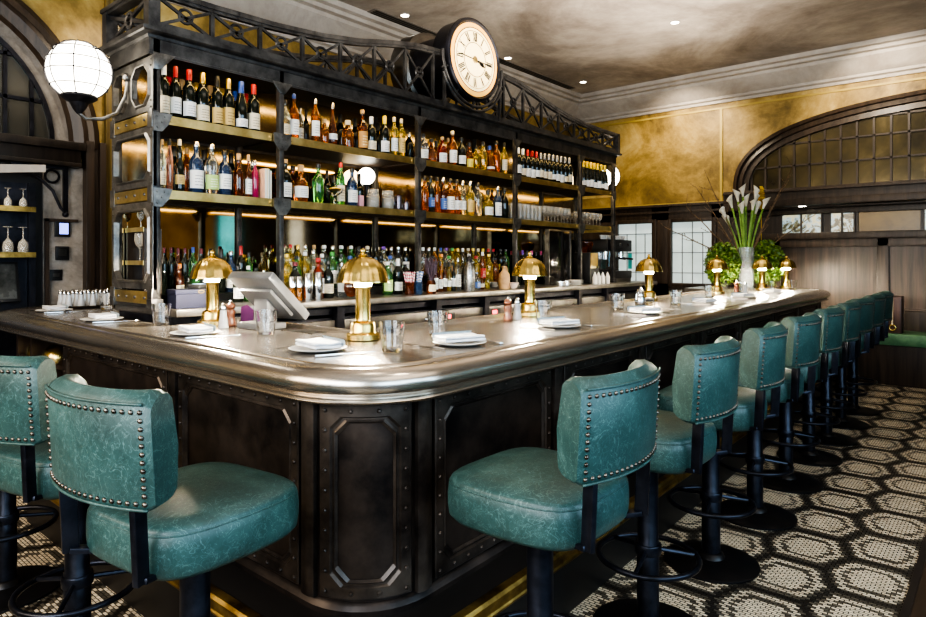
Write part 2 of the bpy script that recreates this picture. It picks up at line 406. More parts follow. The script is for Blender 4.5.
struct(MB().bx(XL, XL+.03, 1.58, 1.86, 0, 2.05).build('trim_13', grey_plaster))
p = MB()
for a, b_, d in ((1.84,1.90,.10),(1.90,1.94,.07),(1.94,1.985,.09)): p.bx(XL, XL+d, a, b_, 0, 2.25)
struct(p.build('trim_14', dark_wood, bevel=.008))
p = MB()
for a, b_, d in ((2.0,2.05,.04),(2.07,2.10,.05),(2.14,2.17,.03),(2.2,2.26,.06),(2.30,2.36,.05)): p.bx(XL, XL+d, a, b_, 0, 3.5)
struct(p.build('trim_15', gold_wood, bevel=.006))
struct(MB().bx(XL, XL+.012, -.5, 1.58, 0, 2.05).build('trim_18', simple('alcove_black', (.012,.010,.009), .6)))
p = MB().bx(XL+.03, XL+.06, 1.585, 1.61, 1.0, 1.66).bx(XL+.03, XL+.06, 1.585, 1.80, 1.64, 1.66)
struct(p.build('trim_16', dark_wood))

# right wall: dark wainscot, daylight windows
struct(MB().bx(2.17, 2.2, -1.6, 8.9, 0, 1.05).build('baseboard_right', panel_wood))
day = emis('daylight_pane', (.55,.78,1.0), 2.3)
teal_day = emis('blue_curtain_pane', (.07,.46,.72), 2.2)
pale_day = emis('pale_curtain_pane', (.62,.70,.78), 1.3)
for n, (y0, y1, z0, z1, m_) in enumerate(((-1.1,.3,.9,2.7,day),(.8,2.2,.9,2.7,day),(2.7,3.9,.9,2.7,day),(5.60,5.92,1.45,2.3,teal_day),(6.98,7.30,1.3,2.12,pale_day))):
    e = sempty('window_%d' % (11+n))
    MB().bx(2.185, 2.195, y0, y1, z0, z1).build('pane', m_, e)
    f = MB().bx(2.15, 2.2, y0-.06, y0, z0-.06, z1+.06).bx(2.15, 2.2, y1, y1+.06, z0-.06, z1+.06).bx(2.15, 2.2, y0, y1, z1, z1+.06).bx(2.15, 2.2, y0, y1, z0-.06, z0)
    if y1-y0 > 1: f.bx(2.16, 2.2, (y0+y1)/2-.02, (y0+y1)/2+.02, z0, z1)
    f.build('window_frame', dark_wood, e)
struct(MB().bx(2.16, 2.2, 5.95, 6.92, 0, 2.35).bx(2.16, 2.2, 7.36, 8.9, 0, 2.3).build('trim_17', dark_wood))

# ------------------------------------------------------------------ ceiling fittings
spot_m = emis('downlight_glow', (1,.93,.78), 14)
trim_w = simple('downlight_ring', (.5,.48,.44), .4)
for k, (x, y, lab) in enumerate(((-4.756,4.667,'small round recessed ceiling downlight left of the clock'),(-4.785,6.487,'small round recessed ceiling downlight just right of the clock'),(-4.62,8.05,'small round recessed ceiling downlight nearest the corner of the room'),(-2.719,6.66,'small dim recessed ceiling downlight alone in the middle of the ceiling'),(-1.327,6.982,'recessed ceiling downlight at the top edge of the picture, far right'))):
    t = thing('downlight', lab, 'ceiling light', (x, y, ZC))
    MB().lathe([(.055,0),(.055,-.006),(.042,-.008),(.040,0)], 20).build('ring', trim_w, t)
    MB().lathe([(.041,-.001),(.041,-.004)], 20).build('lens', spot_m, t)
t = thing('downlight', 'small white downlight set in the dark soffit above the booths', 'ceiling light', (-1.95, 8.68, 2.02))
MB().lathe([(.06,0),(.06,-.005),(.045,-.006)], 16).build('ring', trim_w, t)
MB().lathe([(.044,-.002),(.044,-.007)], 16).build('lens', spot_m, t)
t = thing('air_vent', 'long dark slotted air vent running along the ceiling above the shelving', 'vent', (-4.918, 6.3, ZC))
MB().bx(-.06, .06, -1.95, 1.95, -.008, .0).build('vent_frame', simple('vent_grey', (.16,.14,.12), .5), t)
s_ = MB()
for k in range(3): s_.bx(-.052+.037*k, -.028+.037*k, -1.92, 1.92, -.010, -.007)
s_.build('slots', simple('vent_black', (.008,.008,.008), .6), t)
# ------------------------------------------------------------------ bar counter
ZB = 1.035
def KM(x, y):
    k = 1 + .018*max(0, y-1.5); return (x*k, y*k)
def outline(o):
    P = [(-5.25+o, 2.0)]
    for i in range(9):
        a = PI + PI/2*i/8; r = .5-o; P.append((-4.75+r*cos(a), 1.65+r*sin(a)))
    for x in (-4.0, -3.0, -2.2): P.append((x, 1.15+o))
    for i in range(13):
        a = -PI/2 + PI/2*i/12; r = .35-o; P.append((-1.70+r*cos(a), 1.50+r*sin(a)))
    for y in (2.5, 3.5, 4.5, 5.5, 6.3): P.append((-1.35-o, y))
    for i in range(13):
        a = PI/2*i/12; r = .35-o; P.append((-1.70+r*cos(a), 7.1+r*sin(a)))
    P.append((-2.65, 7.45-o))
    return [KM(*p) for p in P]
bar = thing('bar_counter', 'long L-shaped bar with pewter top and riveted black metal front', 'bar counter')
top = outline(.095) + [KM(-2.65,6.75),KM(-2.19,6.5),(-2.19,1.85),(-3.2,1.85),(-3.2,1.5),(-4.12,1.5),(-4.12,2.0)]
MB().prism(top, 'z', .985, ZB).build('countertop', pewter, bar, sharp=20)
# rounded pewter edge with beads
prof = [(.10,1.037),(.085,1.040),(.074,1.036),(.070,1.031),(.055,1.034),(.040,1.031),(.020,1.022),(.007,1.008),(.0,.990),(.003,.972),(.014,.958),(.028,.951),(.030,.945),(.020,.942),(.016,.935),(.020,.927),(.032,.924),(.10,.924)]
MB().loops([[(x, y, z) for x, y in outline(o)] for o, z in prof], False).build('rail_edge', pewter_rail, bar, sharp=50)
# inner lip
lp = MB()
for a, b_ in ((KM(-2.19,6.5),(-2.19,1.85)),((-2.19,1.85),(-3.2,1.85))): lp.bar((a[0],a[1],1.042),(b_[0],b_[1],1.042), .03, .02)
lp.build('inner_lip', pewter_rail, bar)
gr = MB()
for k in range(12): gr.bx(-2.33-.02*k-.012, -2.33-.02*k, 1.72, 1.80, ZB, ZB+.004)
gr.build('drain_grid', steel, bar); gr = MB()
for k in range(34): gr.bx(-2.155-.06, -2.155-.02-.06+.0, 2.1+.02*k, 2.112+.02*k, ZB, ZB+.004)
gr.build('drain_grid', steel, bar)
# body walls mapped along the outline
LA, LB_, LC = 2.2, .25*PI/2, 5.6
def bp(s, o, z):
    x, y, z = bp0(s, o, z); return (*KM(x, y), z)
def bp0(s, o, z):
    """point on the body face: s along the face from the left end, o outwards"""
    if s < LA: return (-3.9+s, 1.25-o, z)
    s -= LA
    if s < LB_:
        a = -PI/2 + s/.25; return (-1.70+(.25+o)*cos(a), 1.50+(.25+o)*sin(a), z)
    s -= LB_
    if s < LC: return (-1.45+o, 1.50+s, z)
    s -= LC; a = s/.25; return (-1.70+(.25+o)*cos(a), 7.1+(.25+o)*sin(a), z)
LT = LA+LB_+LC+.25*PI/2
ss = [0, 1, LA]+[LA+LB_*i/10 for i in range(1, 11)]+[LA+LB_+k*LC/7 for k in range(1, 8)]+[LA+LB_+LC+.25*PI/2*i/8 for i in range(1, 9)]
MB().loops([[bp(s, o, z) for s in ss] for o, z in ((-.05,.05),(0,.05),(0,.955),(-.05,.955))], False).build('body', barblack, bar)
# a lower moulding and the brass foot ledge
MB().loops([[bp(s, o, z) for s in ss] for o, z in ((0,.262),(.016,.262),(.018,.280),(.010,.292),(.004,.300),(0,.302))], False).build('base_moulding', barblack, bar, sharp=30)
MB().loops([[bp(s, o, z) for s in ss] for o, z in ((0,.0),(.165,.0),(.165,.262),(0,.262))], False).build('foot_step', simple('step_black', (.012,.010,.009), .45), bar)
MB().loops([[bp(s, o, z) for s in ss] for o, z in ((.140,.200),(.172,.200),(.178,.206),(.180,.214),(.176,.220),(.176,.236),(.180,.243),(.180,.256),(.172,.266),(.158,.268),(.140,.266))], False).build('brass_ledge', brass_step, bar, sharp=30)
def octo(s0, s1, z0, z1, ch, o, k=6):
    c = [(s0+ch, z0),(s1-ch, z0),(s1, z0+ch),(s1, z1-ch),(s1-ch, z1),(s0+ch, z1),(s0, z1-ch),(s0, z0+ch)]
    P = []
    for i in range(8):
        a, b_ = c[i], c[(i+1) % 8]
        for j in range(k): P.append(bp(a[0]+(b_[0]-a[0])*j/k, o, a[1]+(b_[1]-a[1])*j/k))
    return P
def panel(s0, s1, corner=False):
    z0, z1 = .312, .915
    g = .05
    p = MB()
    L = []
    for ins, o, ch in ((0,.001,.002),(0,.010,.002),(.004,.013,.002),(.038,.013,.036),(.043,.005,.037),(.048,.005,.038),(.053,.010,.039),(.060,.002,.040)):
        L.append(octo(s0+g+ins, s1-g-ins, z0+ins, z1-ins, ch, o))
    p.loops(L, True, False, False); r = p; q = .021
    def riv(s, z):
        c = Vector(bp(s, .013, z)); d = (Vector(bp(s, .03, z))-c).normalized()
        M = Matrix.Translation(c) @ d.to_track_quat('Z', 'Y').to_matrix().to_4x4()
        m = MB().lathe([(.0075,0),(.0070,.003),(.0045,.006),(.0008,.007)], 8, cap=True).xf(M); r.add(m.v, m.f)
    n = max(2, round((s1-s0-2*g-2*q)/.075))
    for i in range(n+1):
        s = s0+g+q+(s1-s0-2*g-2*q)*i/n; riv(s, z0+q); riv(s, z1-q)
    n = 9
    for i in range(1, n):
        z = z0+q+(z1-z0-2*q)*i/n; riv(s0+g+q, z); riv(s1-g-q, z)
    p.build('panel_frame', barframe, bar, sharp=25)
panel(-.0, 1.285); panel(1.285, LA); panel(LA, LA+LB_+.0)
s = LA+LB_; n7 = 7; wd = LC/n7
for k in range(n7): panel(s+wd*k, s+wd*(k+1))
for s_ in [1.285, LA, LA+LB_] + [s+wd*k for k in range(1, n7+1)]:
    L = [[bp(s_+a, o, z) for a, o in ((-.032,0),(-.030,.016),(-.012,.022),(.012,.022),(.030,.016),(.032,0))] for z in (.302,.95)]
    MB().loops(L).build('pilaster_strip', barframe, bar, sharp=30)

# open shelves at the left end of the bar
nk = thing('under_bar_shelf', 'dark open shelving under the far left end of the bar', 'shelf', (-4.45, 1.45, 0))
m = MB().bx(-.55, .50, .12, .14, .05, .97).bx(-.55,-.52,-.12,.12,.05,.97).bx(.50,.53,-.12,.12,.05,.97).bx(-.275,-.245,-.12,.12,.05,.97)
m.build('frame', dark_wood, nk)
for z in (.05, .42, .72): MB().bx(-.5199,.499,-.11,.119,z,z+.025).build('shelf', dark_wood, nk)
for x, lab in ((-4.86,'gold dish dome on the shelf under the bar end, left one'),(-4.56,'gold dish dome on the shelf under the bar end, right one')):
    t = thing('dish_dome', lab, 'dish cover', (x, 1.443, .7455), 0, 'gold domes under the bar end')
    MB().lathe([(.10,0),(.10,.01),(.095,.03),(.075,.065),(.04,.085),(.005,.09)], 24).build('dome', brass, t)
    MB().lathe([(.006,.088),(.012,.10),(.012,.106),(.002,.11)], 12).build('knob', brass, t)

# ------------------------------------------------------------------ back counter and fridges
bc = MB().bx(-4.08, -3.3, 1.585, 7.55, 1.06, 1.10)
o = tag(bc.build('back_worktop', worktop_m, bevel=.006), 'grey metal worktop of the back counter under the bottle shelves', 'worktop')
fr = thing('back_counter_base', 'dark base frame carrying the worktop behind the bar', 'cabinet', (0,0,0))
MB().bx(-4.05, -3.42, 1.60, 7.5, .02, .10).bx(-4.05,-3.98,1.60,7.5,.10,1.058).bx(-3.98,-3.42,1.6,7.5,1.0,1.058).build('carcass', black_metal, fr)
ys = [1.62, 2.711, 3.665, 4.264, 4.855, 5.808, 6.391, 7.332]
for y in ys: MB().bx(-3.98, -3.36, y-.03, y+.03, .1005, 1.058).build('upright', black_metal, fr)
led = emis('red_display', (1,.03,.05), 5)
names = ['under the blue box and brass lamp','left of the second lamp','with red display under the soda siphon','with red display under the stoneware jug','to the right of the third lamp','narrow, under the squeeze bottles','at the far end under the coffee machine']
for k in range(7):
    y0, y1 = ys[k]+.035, ys[k+1]-.035
    t = thing('bar_fridge', 'brushed steel bar fridge '+names[k], 'fridge', (-3.40, (y0+y1)/2, .12), 0, 'fridges under the back counter')
    h = (y1-y0)/2
    MB().bx(-.5, -.01, -h, h, 0, .86).build('body', black_metal, t)
    MB().bx(-.008, .02, -h, h, .745, .845).build('control_strip', steel, t, bevel=.003)
    nd = 2 if h > .36 else 1
    for d in range(nd):
        a = -h + 2*h*d/nd; b_ = -h + 2*h*(d+1)/nd
        dr = MB().bx(-.008, .022, a+.006, b_-.006, .0, .735).build('door', steel, t, bevel=.004)
        MB().bx(.0225, .04, b_-.08, b_-.06, .45, .70).bx(.0225,.026,b_-.085,b_-.055,.44,.46).bx(.0225,.026,b_-.085,b_-.055,.69,.71).build('handle', steel_pol, dr, bevel=.003)
    if k in (2, 3):
        p = MB().bx(.0205, .023, -h+.03, -h+.17, .765, .825).build('display_panel', rubber, t)
        MB().bx(.0232, .0242, -h+.06, -h+.12, .78, .81).build('red_digits', led, p)
    if k in (1, 4): MB().lathe([(.014,0),(.014,.006),(.006,.012),(.010,.02),(.002,.026)], 12).xf(Matrix.Translation((.02, h-.09, .79)) @ Matrix.Rotation(PI/2, 4, 'Y')).build('lock', steel_pol, t)

# ------------------------------------------------------------------ back bar shelving
FX, BX = -3.5, -3.99
PY = [1.564, 2.34, 3.575, 4.855, 6.033, 6.779]
S1, S2, SC = 2.12, 1.716, 2.585
bs = thing('back_bar_shelving', 'tall dark iron back bar shelving with brass shelf fronts and lattice crest', 'shelving', (0,0,0))
def loc(mb, *a, **k): return mb.build(*a, **k)
for i, y in enumerate(PY):
    for x in (FX, BX):
        w_ = .042 if i in (0, 5) else .034
        MB().bx(x-.02, x+.02, y-w_/2, y+w_/2, 1.101, 2.56).bx(x-.03, x+.03, y-w_/2-.012, y+w_/2+.012, 1.101, 1.15).build('post', iron, bs, bevel=.004)
for z in (S1, S2):
    for i in range(5):
        y0, y1 = PY[i]+.022, PY[i+1]-.022
        sh = MB().bx(BX+.022, FX-.004, y0, y1, z-.004, z+.022).build('shelf', dark_wood, bs)
        f = MB().bx(FX-.003, FX+.012, y0+.02, y1-.02, z-.024, z+.024)
        for y in (y0+.055, y1-.055): f.tube([(FX+.0115,y,z),(FX+.018,y,z)], [.011,.008], 10)
        f.build('brass_front', brass_flat, sh)
tt = NT('bronze_mirror'); f_ = tt.noise(2.2, 6, .7, tt.pos(), .6); tt.set(col=tt.ramp(f_, [(.3,(.30,.23,.13)),(.7,(.60,.49,.31))]), rough=.15, metal=1)
mirror = tt.m
mirror_low = mottled('smoked_mirror', (.30,.23,.14), (.50,.41,.26), 2.5, .06, 1, rvar=.02, vec='pos')
mirror_clear = mottled('clear_mirror', (.40,.32,.21), (.55,.46,.31), 2.5, .03, 1, rvar=.0, vec='pos')
for i in range(5):
    for z0_, z1_, m_ in ((1.104,1.70,mirror_low),(1.74,2.10,mirror_clear if i == 1 else mirror),(2.145,2.55,mirror)):
        MB().bx(BX-.012, BX-.002, PY[i]+.024, PY[i+1]-.024, z0_, z1_).build('mirror_back', m_, bs)
MB().bx(BX-.03, BX-.013, PY[0], PY[5], 1.102, 2.56).build('back_board', dark_wood, bs)
MB().bx(BX-.02, FX+.018, PY[0]-.02, PY[5]+.02, 2.535, 2.56).build('top_board', dark_wood, bs)
# beam and cornice around the top
CB = [(.0,2.455),(.006,2.455),(.006,2.468),(.002,2.470),(.002,2.540),(.008,2.543),(.014,2.558),(.044,2.563),(.052,2.570),(.052,2.588),(.0,2.592)]
def ringrect(o): return [(FX+o, PY[0]-.02-o),(FX+o, PY[5]+.02+o),(BX+.01-o, PY[5]+.02+o),(BX+.01-o, PY[0]-.02-o)]
MB().loops([[(x, y, z) for x, y in ringrect(o+.018)] for o, z in CB], True, False, False).build('cornice', iron, bs, sharp=25)
MB().bx(BX-.06, FX+.06, PY[0]-.06, PY[5]+.06, 2.588, 2.596).build('crest_base', iron, bs)
# LED strips under cornice and shelves
led_d = emis('dim_led', (1,.74,.38), 6)
led_w = emis('warm_led', (1,.70,.30), 14)
for i in range(5):
    for z in (2.53, S1-.008, S2-.008):
        MB().bx(FX-.040, FX-.012, PY[i]+.06, PY[i+1]-.06, z-.004, z).build('led_strip', led_d if z < 1.8 else led_w, bs)
# shield gussets where posts meet shelves and beam corners
def shield(y, z, side=0):
    g = .062
    poly = [(y-g,z+.030),(y+g,z+.030),(y+g,z-.028),(y+.026,z-.075),(y-.026,z-.075),(y-g,z-.028)]
    if side < 0: poly = [(y-.021,z+.03),(y+g+.02,z+.03),(y+g,z-.028),(y+.026,z-.07),(y-.021,z-.07)]
    if side > 0: poly = [(y+.021,z+.03),(y-g-.02,z+.03),(y-g,z-.028),(y-.026,z-.07),(y+.021,z-.07)]
    r = MB().prism(poly, 'x', FX+.021, FX+.029)
    for a, b_ in ((-.04,.01),(.04,.01),(0,.01),(0,-.05),(-.025,-.02),(.025,-.02)):
        if (side < 0 and a < -.02) or (side > 0 and a > .02): continue
        r.tube([(FX+.028,y+a,z+b_),(FX+.034,y+a,z+b_)], [.006,.004], 8)
    r.build('gusset', iron_hi, bs, sharp=30)
for i, y in enumerate(PY):
    sd = -1 if i == 0 else (1 if i == 5 else 0)
    shield(y, S1, sd); shield(y, S2, sd)
    poly = [(y-.075,2.47),(y+.075,2.47),(y+.020,2.40),(y-.020,2.40)]
    if i == 0: poly = [(y-.02,2.47),(y+.10,2.47),(y+.02,2.38),(y-.02,2.38)]
    if i == 5: poly = [(y-.10,2.47),(y+.02,2.47),(y+.02,2.38),(y-.02,2.38)]
    MB().prism(poly, 'x', FX+.019, FX+.027).build('gusset', iron_hi, bs, bevel=.002)
# end panels with octagonal openings
def endring(y0, y1, xa, xb, za, zb, ins=.03, ch=.05):
    def oc(i, c, y):
        a, b_, p, q = xa+i, xb-i, za+i, zb-i
        return [(a+c,y,p),(b_-c,y,p),(b_,y,p+c),(b_,y,q-c),(b_-c,y,q),(a+c,y,q),(a,y,q-c),(a,y,p+c)]
    s_ = 1 if y1 > y0 else -1
    return MB().loops([oc(0,.001,y0), oc(0,.001,y1), oc(ins,ch,y1), oc(ins+.008,ch,y1+.010*s_), oc(ins+.014,ch,y1+.008*s_), oc(ins+.016,ch,y0), oc(0,.001,y0)], True, False, False)
for ye, d in ((PY[0], -1), (PY[5], 1)):
    ep = endring(ye, ye+d*.022, -3.765, FX+.02, S1+.04, 2.455)
    m2_ = endring(ye, ye+d*.022, BX-.02, -3.765, S1+.04, 2.455); ep.add(m2_.v, m2_.f)
    if d < 0:
        m2_ = endring(ye, ye+d*.022, BX-.02, FX+.02, S2+.04, S1-.04, .030, .045); ep.add(m2_.v, m2_.f)
        m2_ = endring(ye, ye+d*.022, BX-.02, FX+.02, 1.20, S2-.04, .034, .05); ep.add(m2_.v, m2_.f)
    r = ep
    for z0_, z1_ in ((S1+.04,2.455),(S2+.04,S1-.04),(1.2,S2-.04))[:3 if d < 0 else 1]:
        for x in (BX+.0, FX-.0, ):
            for z in (z0_+.02, z0_+.055, z1_-.02, z1_-.055): r.tube([(x, ye+d*.021, z), (x, ye+d*.028, z)], [.006,.004], 8)
    ep.build('end_panel', iron_hi, bs, sharp=25)
    for z in (S1, S2, 1.155)[:3 if d < 0 else 2]:
        pl = MB().bx(BX+.0, FX-.0, min(ye, ye+d*.020), max(ye, ye+d*.020), z-.034, z+.034).build('end_plate', brass_flat, bs, bevel=.002)
        for x in (-3.92,-3.81,-3.70,-3.58): MB().tube([(x, ye+d*.0205, z), (x, ye+d*.027, z)], [.009,.007], 10).build('bolt', iron_hi, pl)
        for x in (BX, FX): MB().bx(x-.034, x+.022, min(ye+d*.02, ye+d*.027), max(ye+d*.02, ye+d*.027), z-.05, z+.05).build('end_gusset', iron_hi, bs, bevel=.002)
    if d < 0: MB().bx(BX, FX, min(ye, ye+d*.015), max(ye, ye+d*.015), 1.104, 1.12).build('end_plinth', iron, bs)
# lattice crest
MID = (PY[0]+PY[5])/2
def crest(t):
    t = abs(t)
    pts = [(0,.42),(.3,.425),(.64,.405),(.9,.36),(1.24,.285),(1.55,.24),(1.9,.212),(2.3,.20),(2.7,.20)]
    for (a, x), (b_, y) in zip(pts, pts[1:]):
        if t <= b_:
            k = (t-a)/(b_-a); return x+(y-x)*k
    return .2
CB0 = 2.596
for X, nm in ((FX+.03, 'front'), (BX-.03, 'rear')):
    tr = MB(); NP = 17; y0, y1 = PY[0], PY[5]; pw = (y1-y0)/NP
    cl = lambda y: abs(y-MID) < .36
    seg = [y0+(y1-y0)*i/68 for i in range(69)]
    for a, b_ in zip(seg, seg[1:]):
        if cl((a+b_)/2): continue
        tr.bar((X, a, CB0+crest(a-MID)), (X, b_+.004, CB0+crest(b_-MID)), .05, .028)
        tr.bar((X, a, CB0+crest(a-MID)-.022), (X, b_+.004, CB0+crest(b_-MID)-.022), .03, .02)
    tr.bar((X, y0, CB0+.016), (X, y1, CB0+.016), .04, .03)
    for i in range(NP+1):
        y = y0+pw*i
        if cl(y): continue
        tr.bar((X, y, CB0), (X, y, CB0+crest(y-MID)), .022, .022)
    for i in range(NP):
        a, b_ = y0+pw*i, y0+pw*(i+1); m_ = (a+b_)/2
        ha, hb = crest(a-MID)-.03, crest(b_-MID)-.03
        if cl(m_): continue
        hc = CB0+.02+(ha+hb)/4
        tr.bar((X, a, CB0+.02), (X, b_, CB0+hb), .014, .016); tr.bar((X, a, CB0+ha), (X, b_, CB0+.02), .014, .016)
        tr.tube([(X, m_+.038*cos(2*PI*k/14), hc-.0+.038*sin(2*PI*k/14)) for k in range(14)], .009, 6, True)
    tr.build('lattice_crest', iron, bs)
for y in (PY[0]-.03, PY[5]+.03):
    tr = MB(); h = .20; xa, xb = BX-.03, FX+.03; xm = (xa+xb)/2
    tr.bar((xa-.03,y,CB0+h),(xb+.03,y,CB0+h), .05, .028).bar((xa,y,CB0+.016),(xb,y,CB0+.016), .04,.03)
    for x in (xa, xb): tr.bx(x-.03, x+.03, y-.03, y+.03, CB0, CB0+h)
    tr.bar((xa,y,CB0+.02),(xb,y,CB0+h-.02), .016,.018).bar((xa,y,CB0+h-.02),(xb,y,CB0+.02), .016,.018)
    tr.tube([(xm+.04*cos(2*PI*k/14), y, CB0+h/2+.04*sin(2*PI*k/14)) for k in range(14)], .011, 6, True)
    tr.build('end_lattice', iron, bs)
MB().bx(BX-.07, FX+.07, PY[0]-.07, PY[0]+.02, CB0+.20, CB0+.225).build('end_coping', iron, bs, bevel=.006)
cr_ = MB()
for y in [PY[0]+.3+.31*k for k in range(15)]:
    if abs(y-MID) > .45: cr_.bar((FX, y, CB0+.01),(BX, y, CB0+.01), .02,.02)
cr_.build('crest_ties', iron, bs)
# tiered bottle riser
for i, (a, b_) in enumerate(((2.385,3.54),(3.61,4.81),(1.755,2.31))):
    t = thing('bottle_riser', ['stepped dark riser behind the bottles, second bay of the back counter','stepped dark riser behind the bottles, middle bay of the back counter','stepped dark riser behind the bottles, leftmost bay of the back counter'][i], 'riser', (0,0,1.101))
    if i < 2: MB().bx(-3.985, -3.81, a, b_, 0, .125).build('upper_step', rubber, t); MB().bx(-3.809, -3.67, a, b_, 0, .055).build('lower_step', rubber, t)
    else: MB().bx(-3.985, -3.80, a, b_, 0, .05).build('upper_step', rubber, t)

# ------------------------------------------------------------------ clock on the crest
ck = thing('station_clock', 'round drum clock with lit cream dial and Roman numerals above the shelving', 'clock', (-3.42, MID-.02, 3.025))
def disc_x(prof, n=40):  # profile (radius, x) turned about the x axis
    return MB().loops([[(x, r*cos(2*PI*i/n), r*sin(2*PI*i/n)) for i in range(n)] for r, x in prof])
disc_x([(.30,-.17),(.33,-.16),(.335,-.02),(.345,0),(.34,.02),(.318,.03),(.310,.018),(.30,.012)], 48).build('drum', black_metal, ck, sharp=30)
disc_x([(.24,-.62),(.255,-.60),(.255,-.17)], 36).build('barrel', black_metal, ck)
rd = disc_x([(.30,-.46),(.33,-.48),(.335,-.64),(.32,-.67),(.30,-.66)], 40).build('rear_drum', steel, ck, sharp=30)
dial = emis('dial_glow', (1,.78,.40), .72); dial2 = emis('dial_rim_glow', (1,.52,.10), .50)
dl = disc_x([(.302,.0125),(.302,.0165)], 48).build('dial_rim', dial2, ck)
disc_x([(.258,.016),(.258,.0185)], 48).build('dial', dial, ck)
ink = simple('clock_ink', (.015,.012,.010), .5)
rg = MB()
for r_, w_ in ((.262,.006),(.235,.004),(.140,.005)):
    rg.loops([[(x, q*cos(2*PI*i/48), q*sin(2*PI*i/48)) for i in range(48)] for q, x in ((r_-w_/2,.0186),(r_-w_/2,.0205),(r_+w_/2,.0205),(r_+w_/2,.0186))], True, False, False)
rg.build('chapter_ring', ink, ck)
num = ['XII','I','II','III','IIII','V','VI','VII','VIII','IX','X','XI']
for h, s_ in enumerate(num):
    nm = MB()
    a = PI/2 - 2*PI*h/12
    er = Vector((0, cos(a), sin(a))); et = Vector((0, sin(a), -cos(a)))
    adv = {'I': .013, 'V': .026, 'X': .028}; W = sum(adv[c] for c in s_); x = -W/2
    def st_(p, q, w_): nm.bar(Vector((.0195,0,0))+et*p[0]+er*p[1], Vector((.0195,0,0))+et*q[0]+er*q[1], w_*1.3, .002, (1,0,0))
    for c in s_:
        w_ = adv[c]; r0, r1 = .152, .226
        if c == 'I': st_((x+w_/2,r0),(x+w_/2,r1),.007)
        if c == 'V': st_((x+.004,r1),(x+w_/2,r0),.007); st_((x+w_-.004,r1),(x+w_/2,r0),.003)
        if c == 'X': st_((x+.003,r1),(x+w_-.003,r0),.007); st_((x+.003,r0),(x+w_-.003,r1),.003)
        x += w_
    nm.build('numeral', ink, ck)
def hand(name, a, L, w_, tail):
    d = Vector((0, sin(a), cos(a))); m = MB()
    m.bar(Vector((.023,0,0))-d*tail, Vector((.023,0,0))+d*L, w_, .003, (1,0,0))
    if name == 'hour_hand':
        c = Vector((.023,0,0))+d*L*.72; m.bar(c-d*.03, c+d*.02, w_*2.6, .003, (1,0,0))
    m.build(name, ink, ck)
hand('minute_hand', R(93), .215, .008, .19); hand('hour_hand', R(106), .13, .012, .03)
disc_x([(.03,.019),(.03,.024),(.02,.028)], 20).build('hub', brass_flat, ck)
bk = MB()
for r_ in (.385, .42):
    bk.tube([(.005, r_*cos(a), r_*sin(a)) for a in [R(205)+R(130)*i/30 for i in range(31)]] if r_ > .4 else [(.005, r_*cos(a), r_*sin(a)) for a in [R(180)+R(180)*i/36 for i in range(37)]], .013, 8)
for a in (R(200), R(235), R(270), R(305), R(340)): bk.bar((.0,.335*cos(a),.335*sin(a)),(.0,.42*cos(a),.42*sin(a)), .014,.014)
for y in (-.36,.36): bk.bar((.0,y,-.1),(.0,y,-.448), .022, .022)
bk.build('cradle', iron, ck)

# ------------------------------------------------------------------ globe wall lamps
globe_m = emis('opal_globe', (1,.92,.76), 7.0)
def globe(label, x, y, z, sy, wy, r=.152):
    t = thing('globe_lamp', label, 'lamp', (x, y, z))
    MB().sph((0,0,0), r, 28, 18).build('globe', globe_m, t, sharp=180)
    cg = MB(); q = r+.007
    for k in range(4):
        a = PI*k/4+.3; cg.tube([(q*cos(b)*cos(a), q*cos(b)*sin(a), q*sin(b)) for b in [2*PI*i/36 for i in range(36)]], .0034, 5, True)
    for h in (-.55,-.1,.3,.68): 
        rr = q*math.sqrt(1-h*h); cg.tube([(rr*cos(2*PI*i/36), rr*sin(2*PI*i/36), q*h) for i in range(36)], .0034, 5, True)
    cg.build('wire_cage', black_metal, t)
    MB().lathe([(.085,-r+.022),(.088,-r+.010),(.070,-r-.004),(.045,-r-.018),(.030,-r-.05),(.012,-r-.075)], 24).build('fitter', black_metal, t, sharp=30)
    if sy:
        d = wy-y
        arm = [(0,0,-r-.07),(0,.03*sy,-r-.095),(0,.45*d,-r-.085),(0,.75*d,-r-.04),(0,.93*d,-r+.06),(0,d*.985,-r+.14),(0,d,-r+.17)]
        MB().tube(arm, .010, 10).sph((0,d-.01*sy,-r+.17), .024, 12, 8).build('arm', iron_hi, t, sharp=60)
    else:
        MB().tube([(0,0,-r-.06),(0,.06,-r-.1),(.0,.24,-r-.08)], .010, 8).bx(-.05,.05,.235,.26,-r-.16,-r).build('arm', iron_hi, t)
globe('caged glowing globe lamp on an arm at the left end of the shelving', -3.78, 1.29, 2.365, 1, 1.542)
globe('glowing globe lamp half hidden behind the right end of the shelving', -3.80, 7.20, 2.385, -1, 6.803)
t = thing('globe_reflection', 'glowing ball added as a globe lamp reflection behind the jars, lower shelf, second bay', 'lamp', (-3.90, 3.40, 1.740))  # glowing ball added in place of a globe reflected in the mirror
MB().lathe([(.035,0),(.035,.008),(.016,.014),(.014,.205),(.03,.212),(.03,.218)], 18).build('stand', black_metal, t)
MB().sph((0,0,.285), .068, 24, 16).build('globe', globe_m, t, sharp=180)
